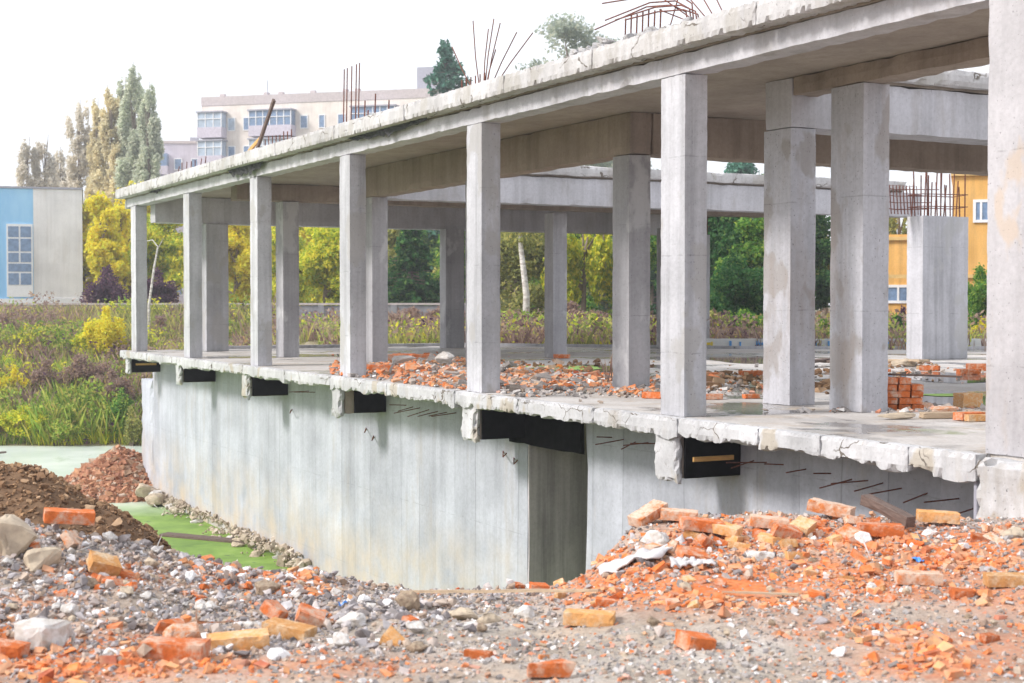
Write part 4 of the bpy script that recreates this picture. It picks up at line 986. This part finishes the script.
def tree(name, u, Y, topv, wid, kind, leaf, label, cat='tree', group=None, n=7000, size=.2, seed=0, bark='bark', base=None, basev=None, thr=.42, trunk_h=.25):
    x = (u-512)/FPX*Y; z0 = h1(x, Y) if base is None else base
    wid *= {'poplar': 1.9, 'round': 1.45, 'bush': 1.45, 'spruce': 1.25, 'willow': 1.35}[kind]; n = int(n*2.4); size *= .88
    H = CAMZ+(HZ-topv)/FPX*Y-z0; R = wid/FPX*Y/2
    r = random.Random(seed+int(u)); t = empty(name, (x, Y, z0), 0, label=label, cat=cat, group=group)
    tk = MB(); blobs = []
    if kind == 'round':
        lean = r.uniform(-.05, .05)
        tk.tube([(0, 0, -.2), (lean*H*.3, 0, H*.3), (lean*H, 0, H*.75)], [H*.022+.05, H*.016+.03, .02], 7)
        for k in range(11):
            a = r.uniform(0, 2*PI); z = H*(trunk_h+(.93-trunk_h)*k/10.0); rad = R*(.75*math.sin(PI*min(1, (k+1.6)/12.0))**.6)*r.uniform(.45, 1)
            ex, ey = math.cos(a)*rad, math.sin(a)*rad
            tk.tube([(lean*z, 0, z*.75), (ex*.5, ey*.5, z*.9), (ex, ey, z)], [H*.008+.02, H*.006+.01, .01], 5)
            br = R*r.uniform(.32, .5); blobs.append((ex, ey, z, br, br, br*r.uniform(.7, 1)))
        blobs.append((0, 0, H*.9, R*.4, R*.4, H*.1)); blobs.append((0, 0, H*.6, R*.6, R*.6, H*.25))
    elif kind == 'poplar':
        tk.tube([(0, 0, -.2), (0, 0, H*.5), (0, 0, H*.97)], [H*.014+.08, H*.009, .03], 7)
        H *= .99
        for k in range(24):
            q = k/23; z = H*(.10+.86*q); rad = R*(.98*math.sin(PI*(.16+.76*q))**.5)
            a = r.uniform(0, 2*PI); o = rad*.4*r.uniform(0, 1)
            tk.tube([(0, 0, max(0, z-H*.12)), (math.cos(a)*o*.8, math.sin(a)*o*.8, z), (math.cos(a)*o*1.2, math.sin(a)*o*1.2, z+H*.08)], [.07, .04, .015], 4)
            for w in range(3):
                a = r.uniform(0, 2*PI); o = rad*r.uniform(.3, .75); blobs.append((math.cos(a)*o, math.sin(a)*o, z+r.uniform(-.03, .03)*H, rad*.32, rad*.32, H*.065))
        blobs.append((0, 0, H*.95, R*.15, R*.15, H*.05))
    elif kind == 'spruce':
        tk.tube([(0, 0, -.2), (0, 0, H*.98)], [H*.018, .02], 7)
        for k in range(30):
            q = (k+1)/31; z = H*(.06+.93*q); rad = (R*(1-q)**.8+.12)*r.uniform(.8, 1.15)
            for w in range(7):
                a = 2*PI*w/7+k*.7+r.uniform(-.2, .2); l = rad*r.uniform(.7, 1.05)
                tk.tube([(0, 0, z), (math.cos(a)*l*.9, math.sin(a)*l*.9, z-.12*l)], [.04, .012], 4)
                dz = r.uniform(-.02, .02)*H
                for e in (.3, .6, .92): blobs.append((math.cos(a)*l*e, math.sin(a)*l*e, z+dz-.16*l*e, l*.24+.05, l*.24+.05, H*.022+.05))
    elif kind == 'willow':
        tk.tube([(0, 0, -.2), (.1, 0, H*.4), (0, 0, H*.9)], [H*.02+.05, H*.015, .02], 7)
        for k in range(14):
            a = r.uniform(0, 2*PI); rad = R*r.uniform(.2, .85); z = H*r.uniform(.45, .9)
            ex, ey = math.cos(a)*rad, math.sin(a)*rad
            tk.tube([(0, 0, z*.7), (ex, ey, z), (ex*1.15, ey*1.15, z*.6)], [.06, .04, .01], 4)
            blobs.append((ex, ey, z*.8, R*.22, R*.22, H*.2))
    elif kind == 'bush':
        for k in range(9):
            a = r.uniform(0, 2*PI); rad = R*r.uniform(.1, .8); z = H*r.uniform(.35, .85)
            ex, ey = math.cos(a)*rad, math.sin(a)*rad
            tk.tube([(ex*.15, ey*.15, -.1), (ex*.7, ey*.7, z*.6), (ex, ey, z)], [.025, .018, .006], 4)
            blobs.append((ex, ey, z*.75, R*.4, R*.4, H*.25))
        blobs.append((0, 0, H*.3, R*.6, R*.6, H*.3)); blobs.append((0, 0, H*.8, R*.25, R*.25, H*.2))
    tk.build('trunk' if kind != 'bush' else 'stem', M[bark], t)
    link('crown' if kind != 'bush' else 'foliage', leaf_mesh('crown', blobs, n, size, seed+int(u), thr, 1.1/max(.6, R*.45), droop=1.5 if kind == 'willow' else 0, shell=.35), M[leaf], t)
    return t
PG = 'poplars beyond the yellow trees'
for (u, tv, w, lf, lab, Y, n) in [
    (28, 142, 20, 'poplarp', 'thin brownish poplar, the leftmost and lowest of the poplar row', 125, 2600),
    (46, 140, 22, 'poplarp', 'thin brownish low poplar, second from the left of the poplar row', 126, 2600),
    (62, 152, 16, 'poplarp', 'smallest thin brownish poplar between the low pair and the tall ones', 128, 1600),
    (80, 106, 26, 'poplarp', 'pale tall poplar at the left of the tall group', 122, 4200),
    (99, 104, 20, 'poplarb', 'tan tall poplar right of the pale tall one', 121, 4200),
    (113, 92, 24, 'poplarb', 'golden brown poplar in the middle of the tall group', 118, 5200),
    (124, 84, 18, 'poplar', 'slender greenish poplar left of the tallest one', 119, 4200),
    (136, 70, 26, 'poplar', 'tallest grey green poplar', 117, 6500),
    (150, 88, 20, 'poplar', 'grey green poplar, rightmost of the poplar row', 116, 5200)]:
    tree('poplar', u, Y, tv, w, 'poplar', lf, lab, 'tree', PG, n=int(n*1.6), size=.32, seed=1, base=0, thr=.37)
# yellow and green trees in the middle distance
for (u, Y, tv, w, kd, lf, lab, n, sz, bk) in [
    (104, 71, 196, 44, 'round', 'yellow', 'bright yellow tree right beside the white walled blue building', 5500, .24, 'bark'),
    (86, 79, 203, 40, 'round', 'yellow', 'yellow tree partly hidden behind the blue and white building', 5000, .24, 'bark'),
    (122, 76, 207, 40, 'round', 'yellow', 'golden tree behind the leftmost front column', 6000, .24, 'bark'),
    (168, 73, 206, 62, 'round', 'ygreen', 'yellow green tree between the first two front columns', 7000, .24, 'bark'),
    (235, 75, 210, 64, 'round', 'yellow', 'yellow tree between the second and third front columns', 7000, .24, 'bark'),
    (206, 78, 212, 60, 'round', 'yellow', 'yellow tree right behind the second front column', 5000, .24, 'bark'),
    (285, 72, 214, 60, 'round', 'ygreen', 'yellow green tree behind the third front column', 7000, .24, 'bark'),
    (324, 68, 222, 64, 'round', 'ygreen', 'lime green tree left of the fourth front column', 8000, .22, 'bark'),
    (360, 72, 215, 60, 'round', 'green', 'green tree behind the fourth front column', 6000, .24, 'bark'),
    (412, 66, 216, 72, 'spruce', 'dkgreen', 'dark bluish conifer between the fourth and fifth front columns', 8000, .22, 'bark'),
    (392, 70, 224, 40, 'round', 'olive', 'pale olive tree left of the dark conifer', 4500, .22, 'bark'),
    (462, 68, 214, 60, 'round', 'green', 'green tree behind the fifth front column', 6000, .22, 'bark'),
    (518, 62, 205, 70, 'round', 'olive', 'olive leafed tree around the white birch trunk', 8500, .19, 'bark'),
    (582, 60, 205, 72, 'willow', 'ygreen', 'drooping yellow green willow left of the tall inner column', 8500, .19, 'bark'),
    (560, 66, 200, 60, 'round', 'green', 'green tree behind the drooping willow', 6000, .2, 'bark'),
    (640, 60, 195, 60, 'round', 'green', 'green tree behind the tall inner column', 6000, .2, 'bark'),
    (722, 52, 205, 90, 'round', 'dkgreen', 'dense dark green tree right of the broad front column', 13000, .17, 'bark'),
    (752, 50, 215, 70, 'round', 'green', 'mid green leafy tree left of the twin columns', 10000, .17, 'bark'),
    (700, 56, 200, 70, 'round', 'dkgreen', 'dark green tree behind the broad front column', 9000, .18, 'bark'),
    (800, 55, 200, 80, 'round', 'dkgreen', 'dark green tree behind the left twin column', 8000, .18, 'bark'),
    (824, 60, 196, 50, 'willow', 'olive', 'pale willow seen between the twin columns', 5000, .19, 'bark'),
    (897, 60, 166, 50, 'willow', 'olive', 'light willow hanging before the ochre building', 8000, .16, 'bark'),
    (742, 74, 157, 60, 'round', 'spruce', 'blue green pine crown above the white far beam', 5000, .22, 'bark'),
    (786, 76, 160, 60, 'round', 'green', 'green treetop behind the upper left twin column', 5000, .22, 'bark'),
    (446, 92, 36, 120, 'spruce', 'spruce', 'blue green spruce rising above the roof near the pink apartment block', 14000, .34, 'bark'),
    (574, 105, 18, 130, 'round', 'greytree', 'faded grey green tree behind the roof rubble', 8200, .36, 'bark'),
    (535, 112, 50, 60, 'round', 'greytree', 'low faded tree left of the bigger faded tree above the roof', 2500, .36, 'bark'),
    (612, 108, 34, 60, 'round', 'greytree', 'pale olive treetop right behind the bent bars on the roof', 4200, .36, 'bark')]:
    tree(kd+'_tree' if kd in ('spruce', 'willow') else 'broadleaf_tree', u, Y, tv, w, kd, lf, lab, 'tree', 'trees behind the building', n=n, size=sz, seed=3, bark=bk, base=-.1, thr=.42 if lf != 'greytree' else .5, trunk_h=.12)
# further trees, one row behind the other
rr = random.Random(41)
FT = [tree('broadleaf_tree', 150, 92, 200+8*i, 78, 'round', lf, 'leafy autumn tree in the far row behind the columns', 'tree', 'trees in the far row', n=6500, size=.30, seed=60+i, base=-.1, trunk_h=.08) for i, lf in enumerate(('yellow', 'ygreen', 'green', 'olive', 'dkgreen'))]
for i in range(26):
    u = 112+i*27; Y = 84+rr.uniform(-4, 14)
    k = rr.choice((0, 0, 1)) if u < 350 else (rr.choice((1, 2, 3)) if u < 640 else rr.choice((2, 4, 4, 3)))
    o = FT[i] if i < 5 else copy_tree(FT[k]); x = (u-512)/FPX*Y
    if i < 5: u = (130, 260, 430, 560, 700)[i]; x = (u-512)/FPX*Y
    o.location = (x, Y, -.1); o.rotation_euler[2] = rr.uniform(0, 6.28); q = rr.uniform(.85, 1.1); o.scale = (q, q, q*rr.uniform(.85, 1.0))
# bushes
for (u, Y, tv, w, lf, lab, n, sz) in [
    (108, 66, 262, 44, 'purple', 'dark purple shrub behind the fence at left', 4500, .15),
    (158, 67, 266, 30, 'purple', 'dark purple shrub between the first two front columns', 3500, .15),
    (106, 54, 300, 30, 'yellow', 'bright yellow tall shrub on the bank near the leftmost column', 2600, .13),
    (88, 54, 322, 30, 'ygreen', 'yellow green shrub left of the bright yellow shrub on the bank', 2400, .13),
    (14, 51, 362, 26, 'yellow', 'small yellow shrub low on the bank at the left edge', 1300, .11),
    (34, 56, 328, 56, 'weed', 'grey green shrub on the bank under the blue building', 3200, .12),
    (60, 55, 330, 36, 'weed', 'fresh green shrub in the middle of the bank', 2200, .12),
    (80, 51, 352, 66, 'drybrown', 'large purplish brown shrub in the centre of the bank', 5200, .10),
    (112, 50, 366, 40, 'drybrown', 'purplish brown shrub by the building corner', 3600, .10),
    (46, 51, 356, 34, 'drybrown', 'brown dry shrub left of the large purplish one', 2600, .10),
    (122, 49, 386, 34, 'green', 'green shrub low at the building corner', 2600, .10),
    (130, 48.2, 404, 18, 'olive', 'olive shrub at the water edge by the basement corner', 1600, .09),
    (24, 48.6, 404, 46, 'ygreen', 'lime green weed clump at the left water edge', 3000, .09),
    (66, 48.4, 412, 40, 'weed', 'green weed clump at the middle of the water edge', 2600, .09),
    (4, 57, 312, 30, 'drybrown', 'brown shrub at the left edge in front of the fence', 2200, .12),
    (160, 57, 314, 40, 'drybrown', 'brown shrub behind the slab between first and second columns', 3000, .11),
    (230, 57, 318, 40, 'weed', 'green yellow weed shrub behind the slab between second and third columns', 2200, .11),
    (325, 52, 316, 34, 'weed', 'green shrub behind the slab left of the fourth column', 1800, .11),
    (300, 54, 322, 70, 'drybrown', 'brown dry shrub row behind the slab by the third column', 4000, .11),
    (412, 50, 306, 66, 'drybrown', 'reddish brown dry shrub between the fourth and fifth columns', 6000, .10),
    (392, 49, 322, 20, 'ygreen', 'small yellow green shrub right of the fourth column', 1100, .10),
    (445, 52, 304, 60, 'drybrown', 'brown dry shrub behind the far inner column', 4000, .11),
    (520, 48, 312, 70, 'drybrown', 'brown dry shrub below the birch trunk', 6000, .10),
    (505, 46, 322, 40, 'olive', 'olive grassy shrub right of the fifth column', 2600, .10),
    (592, 46, 312, 36, 'weed', 'light green shrub left of the tall inner column', 2600, .10),
    (570, 48, 300, 70, 'drybrown', 'brown dry shrub behind the round far column', 5000, .10),
    (640, 48, 310, 50, 'drybrown', 'brown shrub behind the tall inner column', 3000, .10),
    (712, 44, 308, 50, 'olive', 'yellow green reeds shrub at the foot of the dark green trees', 3800, .09),
    (744, 44, 304, 44, 'green', 'green shrub at the foot of the trees left of the twin columns', 3800, .09),
    (734, 46, 250, 90, 'dkgreen', 'tall dark green shrub under the white far beam', 9000, .13),
    (824, 45, 318, 40, 'green', 'green shrub seen between the twin columns', 2400, .09),
    (896, 43, 314, 36, 'dkgreen', 'dark green shrub under the ochre building window', 2800, .09),
    (903, 44, 304, 20, 'purple', 'small purplish shrub by the pale stub column', 1200, .09),
    (980, 42, 262, 44, 'green', 'bright green shrub right of the pale stub column', 7000, .10),
    (982, 40, 316, 18, 'yellow', 'small yellow shrub at the foot of the bright green shrub', 900, .09)]:
    tree('shrub', u, Y, tv, w, 'bush', lf, lab, 'shrub', 'shrubs around the building', n=n, size=sz, seed=9, thr=.36)
# birch with a white trunk, pale dead sapling
x = (527-512)/FPX*55
t = empty('birch', (x, 55, -.1), 0, label='birch with a white trunk behind the slab right of the fifth column', cat='tree')
MB().tube([(-.05, 0, -.1), (-.02, 0, 1.5), (-.22, 0, 3.2), (-.35, 0, 5.2)], [.14, .12, .09, .03], 8).build('trunk', M['palebark'], t, smooth=True)
link('crown', leaf_mesh('birch_crown', [(-.3, 0, 4.6, .9, .9, 1.0), (-.1, .2, 3.6, 1.0, .9, .7)], 1800, .14, 5), M['olive'], t)
x = (149-512)/FPX*56
t = empty('dead_sapling', (x, 56, -.6), 0, label='bare pale bent sapling between the first two front columns', cat='tree')
MB().tube([(0, 0, -.1), (.0, 0, 1.6), (.2, 0, 3.0), (.35, 0, 3.8), (.15, 0, 4.05), (-.1, 0, 4.0)], [.06, .055, .045, .03, .02, .01], 6).build('trunk', M['palebark'], t, smooth=True)
MB().tube([(.33, 0, 3.7), (.55, 0, 4.1)], [.02, .008], 4).build('twig', M['palebark'], t)
# weeds as ground cover
rs = np.random.RandomState(70); n = 30000
def weeds(name, n, xr, yr, mats, L, seed):
    rs = np.random.RandomState(seed); X = rs.uniform(*xr, n); Y = rs.uniform(*yr, n); Z = hgt(X, Y)
    fz = fbm(X*.35, Y*.35, 0, seed, 3); ok = (Z > WATER+.02) & ~((Y < 46.5) & (X < -5.5))
    s_ = (X-OX)*sd[0]+(Y-OY)*sd[1]; t_ = -(X-OX)*sd[1]+(Y-OY)*sd[0]
    ok &= ~((s_ > -23.2) & (t_ > 0) & (t_ < 24) & ((s_ > -14) | (t_ < 9.2+(s_+22.75)*.85)))
    lo, hi = np.quantile(fz, [.0, 1.0]); k = len(mats)
    for i, (nm, mt) in enumerate(mats):
        a = np.quantile(fz, i/k); b = np.quantile(fz, (i+1)/k); sel = ok & (fz >= a) & (fz <= b)
        P = np.stack([X, Y, Z-.02], -1)[sel]
        if len(P): blades(nm, P, len(P)*2, L, .04, M[mt], seed+i, .6, kind='stuff')
def leafy(name, n, xr, yr, mat, size, seed, hm):
    rs = np.random.RandomState(seed); X = rs.uniform(*xr, n); Y = rs.uniform(*yr, n); Z = hgt(X, Y)
    q = fbm(X*.45, Y*.45, 0, seed, 4)-(.06 if mat == 'purple' else 0); top = hm*np.clip((q-.40)*4.5, 0, 1.3)
    s_ = (X-OX)*sd[0]+(Y-OY)*sd[1]; t_ = -(X-OX)*sd[1]+(Y-OY)*sd[0]
    ok = (Z > WATER+.02) & (top > .08) & ~((Y < 46.5) & (X < -5.5)) & ~((s_ > -23.2) & (t_ > 0) & (t_ < 24) & ((s_ > -14) | (t_ < 9.2+(s_+22.75)*.85)))
    P = np.stack([X, Y, Z+top*rs.uniform(0, 1, n)**.7], -1)[ok]; m = len(P)
    a = rs.normal(0, 1, (m, 3)); a /= np.linalg.norm(a, axis=1)[:, None]; b = np.cross(a, rs.normal(0, 1, (m, 3))); b /= np.linalg.norm(b, axis=1)[:, None]+1e-6
    s = size*rs.uniform(.5, 1.3, m)[:, None]
    V = np.stack([P-a*s*.6, P+b*s*.3, P+a*s*.6, P-b*s*.3], 1)
    link(name, np_mesh(name, V.reshape(-1, 3), np.arange(m*4).reshape(m, 4)), M[mat], kind='stuff')
for i, (nm, mt, nn, hm) in enumerate((('leafy_weeds', 'weed', 60000, 1.2), ('brown_scrub', 'drybrown', 42000, 1.3), ('lime_scrub', 'ygreen', 34000, 1.1), ('olive_scrub', 'olive', 30000, 1.0), ('purple_scrub', 'purple', 8000, 1.2))):
    leafy(nm, nn, (-24, -8.5), (47, 60), mt, .13, 80+i, hm)
    leafy(nm, int(nn*(.35 if mt in ('weed', 'ygreen') else 1.0)), (-12, 24), (35, 60), mt, .13, 90+i, hm*.6)
weeds('bank_weeds', 26000, (-24, -9.5), (46.8, 62), [('green_weeds', 'weed'), ('dry_weeds', 'drybrown'), ('olive_weeds', 'olive'), ('brown_weeds', 'drybrown'), ('grass', 'olive')], 1.15, 40)
weeds('back_weeds', 22000, (-12, 24), (32, 62), [('dry_grass', 'drybrown'), ('brown_undergrowth', 'drybrown'), ('green_undergrowth', 'olive')], .6, 50)
weeds('edge_weeds', 5000, (-18, -11), (46.4, 48.6), [('water_edge_grass', 'weed'), ('lime_edge_grass', 'ygreen')], .45, 60)

# ------------------------------------------------------------------ background buildings
def window(par, x, z, w, h, y=-.02, mull=1, glass='glass', transom=False, out=.06):
    f = MB(); b = .09
    f.box(x-w/2, x+w/2, y-out, y+.02, z-h/2, z-h/2+b).box(x-w/2, x+w/2, y-out, y+.02, z+h/2-b, z+h/2)
    f.box(x-w/2, x-w/2+b, y-out, y+.02, z-h/2+b, z+h/2-b).box(x+w/2-b, x+w/2, y-out, y+.02, z-h/2+b, z+h/2-b)
    for k in range(mull): xx = x-w/2+w*(k+1)/(mull+1); f.box(xx-.035, xx+.035, y-out, y+.02, z-h/2+b, z+h/2-b)
    fo = f.build('window', M['frame'], par)
    MB().box(x-w/2+b, x+w/2-b, y-.03, y+.015, z-h/2+b, z+h/2-b).build('pane', M[glass], fo)
# pink apartment block
Ya = 150; xa = (203-512)/FPX*153; xb = (432-512)/FPX*146.5
ab = empty('apartment_block', (xa, 153, -.1), math.atan2(146.5-153, xb-xa), label='long pink apartment block with glazed balconies rising above the roof', cat='building')
Lf = math.hypot(xb-xa, 6.5); Hh = 22.1
MB().box(0, Lf, 0, 12, 0, Hh-.9).build('wall', M['pinkwall'], ab)
MB().box(-.05, Lf+.05, -.06, 12.05, Hh-.9, Hh).build('parapet', M['pinktop'], ab)
MB().box(Lf-2.2, Lf, 2, 6, Hh, Hh+2.4).build('roof_house', M['tankdark'], ab)
for x in (1.0, 5.9, 7.5, 11.0, 14.5, 15.8): MB().box(x, x+.5, 2, 2.5, Hh, Hh+.55).build('vent', M['pinktop'], ab)
MB().tube([(6.8, 1, Hh), (6.8, 1, Hh+1.6)], .05, 5).build('mast', M['tankdark'], ab)
rr = random.Random(9)
for fl in range(7):
    zc = 1.7+fl*2.85+.35
    for x in (3.3, 5.0, 11.2, 13.1, 15.2, 22.6): window(ab, x, zc+.1, .85 if x != 13.1 else .7, 1.35, glass='glass' if rr.random() < .6 else 'paleglass', mull=0)
    for (b0, b1) in ((.05, 2.75), (5.7, 10.3), (16.6, 21.2)):
        bl = MB().box(b0, b1, -1.2, -.0, zc-1.3, zc-.25).build('balcony', M['balc'], ab)
        MB().box(b0-.1, b1+.1, -1.3, 0, zc+1.22, zc+1.36).build('balcony_roof', M['tankdark'], bl)
        nn = int((b1-b0)/.75)
        MB().box(b0+.04, b1-.04, -1.12, -.05, zc-.245, zc+1.215).build('glazing', M['paleglass'] if (b0 < 1 or fl % 2) else M['glass'], bl)
        mm = MB()
        for k in range(nn+1): xx = b0+(b1-b0-.08)*k/nn; mm.box(xx, xx+.08, -1.18, -1.122, zc-.24, zc+1.21)
        mm.box(b0, b1, -1.19, -1.124, zc+.55, zc+.62); mm.build('glazing_bars', M['frame'], bl)
# lilac block
lb = empty('lilac_block', ((155-512)/FPX*168, 168, -.1), 0, label='lower lilac apartment block left of the pink one', cat='building')
MB().box(0, 7, 0, 10, 0, 19.0).build('wall', M['lilacwall'], lb)
MB().box(-.1, 7.1, -.1, 10.1, 19.0, 19.3).build('parapet', M['pinktop'], lb)
for fl in range(6):
    z = 2+fl*2.8+.7
    for x in (2.7, 4.6): window(lb, x, z, .9, 1.3, mull=0)
    bl = MB().box(.1, 1.7, -1, 0, z-1.2, z-.25).build('balcony', M['balc'], lb)
    MB().box(.15, 1.65, -.95, -.02, z-.245, z+1.1).build('glazing', M['glass'], bl)
MB().box(3.6, 4.4, 2, 3, 19.3, 19.9).build('vent', M['tankdark'], lb)
# blue and white building at left
bb = empty('blue_white_building', (-21.45, 75, -.1), math.radians(15.9), label='low blue and white panelled building behind the fence at left', cat='building')
MB().box(-2.33, 0, 0, 14, 1.42, 6.85).build('white_wall', M['whitewall'], bb)
MB().box(-9, -2.335, .0, 14, 1.42, 6.85).build('blue_wall', M['bluewall'], bb)
MB().box(-9.05, .06, -.08, 14.05, 1.15, 1.415).build('base_ledge', M['frame'], bb)
MB().box(-9, 0, .1, 14, 0, 1.145).build('plinth', M['fence'], bb)
MB().box(-9.05, .05, -.05, 14.05, 6.855, 6.95).build('roof_trim', M['tankdark'], bb)
f = MB().box(-3.60, -2.36, -.06, -.002, 1.5, 5.1).build('window_strip', M['frame'], bb)
for (z0, z1, two) in ((4.45, 4.98, 1), (3.75, 4.37, 1), (3.22, 3.67, 1), (2.75, 3.14, 0), (2.1, 2.67, 1)):
    if two:
        MB().box(-3.52, -3.02, -.075, -.062, z0, z1).build('pane', M['glass'], f); MB().box(-2.94, -2.44, -.075, -.062, z0, z1).build('pane', M['glass'], f)
    else: MB().box(-3.52, -2.44, -.075, -.062, z0, z1).build('pane', M['glass'], f)
# ochre building at right
yb = empty('ochre_building', (12.2, 50, -.1), math.radians(-17), label='ochre two storey building with cornice behind the pale stub column', cat='building')
MB().box(0, 2.35, .6, 9, 0, 3.5).build('low_wing', M['yellowwall'], yb)
MB().box(2.354, 14, 0, 9, 0, 5.35).build('wall', M['yellowwall'], yb)
MB().box(2.3, 14.1, -.12, 9, 5.354, 5.5).build('roof_trim', M['cornice'], yb)
MB().box(-.05, 14.05, -.09, -.004, 2.02, 2.14).build('cornice', M['cornice'], yb)
MB().box(-.05, 2.3, .5, .596, 3.3, 3.42).build('cornice', M['cornice'], yb)
for (x, z, w, h, y) in ((.62, 1.5, 1.1, .62, .598), (1.75, 1.5, .7, .62, .598), (3.50, 4.2, 1.0, .75, -.002), (6.2, 4.2, 1.0, .75, -.002), (3.9, 1.3, 1.0, .8, -.002), (6.2, 1.3, 1.0, .8, -.002)):
    window(yb, x, z, w, h, y=y, mull=1 if z < 2 else 3, glass='glass')
# block fence behind the bank
fn = empty('block_fence', (-32, 62, -.35), 0, label='dark grey concrete block fence behind the weeds', cat='fence')
me = rough_box(0, 31, -.1, .1, -.4, 1.36, res=(.5, .2, .3), amp=.02, chip=.03); link('wall', me, M['fence'], fn)
MB().box(-.02, 31.02, -.14, .14, 1.37, 1.45).build('coping', M['pinktop'], fn)
for k in range(11): MB().box(k*3.0, k*3.0+.25, -.17, -.105, -.4, 1.365).build('post', M['fence'], fn)
# low graffitied wall by the trees
lw = empty('low_painted_wall', (4.3, 36.6, -.12), math.radians(-3), label='low pale wall with blue and yellow graffiti at the foot of the trees', cat='wall')
link('wall', rough_box(0, 9.5, -.08, .08, -.1, .36, res=.2, amp=.01), M['lowwall'], lw)
gm = MB(); gy = MB()
for k in range(9):
    x = .3+k*.62+.1*math.sin(k*7); q = (gm if k % 3 else gy); q.box(x, x+.06, -.105, -.093, .03, .3); q.box(x+.065, x+.24, -.105, -.093, .05 if k % 2 else .2, .11 if k % 2 else .26); q.box(x+.245, x+.29, -.105, -.093, .05, .28)
gm.build('graffiti', M['bluegraf'], lw); gy.build('graffiti', M['yelgraf'], lw)

# ------------------------------------------------------------------ haze
hz = MB().box(-430, 430, -60, 440, -5.2, 40).build('haze', None, kind='stuff')
hm = bpy.data.materials.new('haze'); hm.use_nodes = True; hn = hm.node_tree; hn.nodes.clear()
ho = hn.nodes.new('ShaderNodeOutputMaterial'); hv = hn.nodes.new('ShaderNodeVolumePrincipled')
hv.inputs['Color'].default_value = (.92, .94, 1, 1); hv.inputs['Density'].default_value = .0013; hv.inputs['Anisotropy'].default_value = .2
hn.links.new(hv.outputs[0], ho.inputs['Volume']); hz.data.materials.append(hm)
# ------------------------------------------------------------------ light
w = bpy.data.worlds.new('World'); scene.world = w; w.use_nodes = True; nt = w.node_tree
bg = nt.nodes['Background']; sky = nt.nodes.new('ShaderNodeTexSky'); sky.sky_type = 'NISHITA'; sky.sun_disc = False
EL, AZ = math.radians(38), math.radians(-110)     # azimuth measured from +Y towards +X: light comes from the left, behind the camera
sky.sun_elevation = EL; sky.sun_rotation = AZ; sky.air_density = 1.0; sky.dust_density = 3.0
mx = nt.nodes.new('ShaderNodeMix'); mx.data_type = 'RGBA'; mx.inputs[0].default_value = .82
mx.inputs[7].default_value = (7.6, 7.8, 8.15, 1)
nt.links.new(sky.outputs[0], mx.inputs[6]); nt.links.new(mx.outputs[2], bg.inputs[0]); bg.inputs[1].default_value = .10
sl = bpy.data.lights.new('sun', 'SUN'); sl.energy = 2.1; sl.angle = math.radians(12); sl.color = (1.0, .95, .90)
so = bpy.data.objects.new('sun', sl); COL.objects.link(so)
dirv = Vector((math.sin(AZ)*math.cos(EL), math.cos(AZ)*math.cos(EL), math.sin(EL)))
so.rotation_euler = dirv.to_track_quat('Z', 'Y').to_euler()
scene.view_settings.view_transform = 'Standard'; scene.view_settings.look = 'None'; scene.view_settings.gamma = 1; scene.view_settings.use_curve_mapping = False
scene.view_settings.exposure = 0.92
scene.render.resolution_x = 1024; scene.render.resolution_y = 683
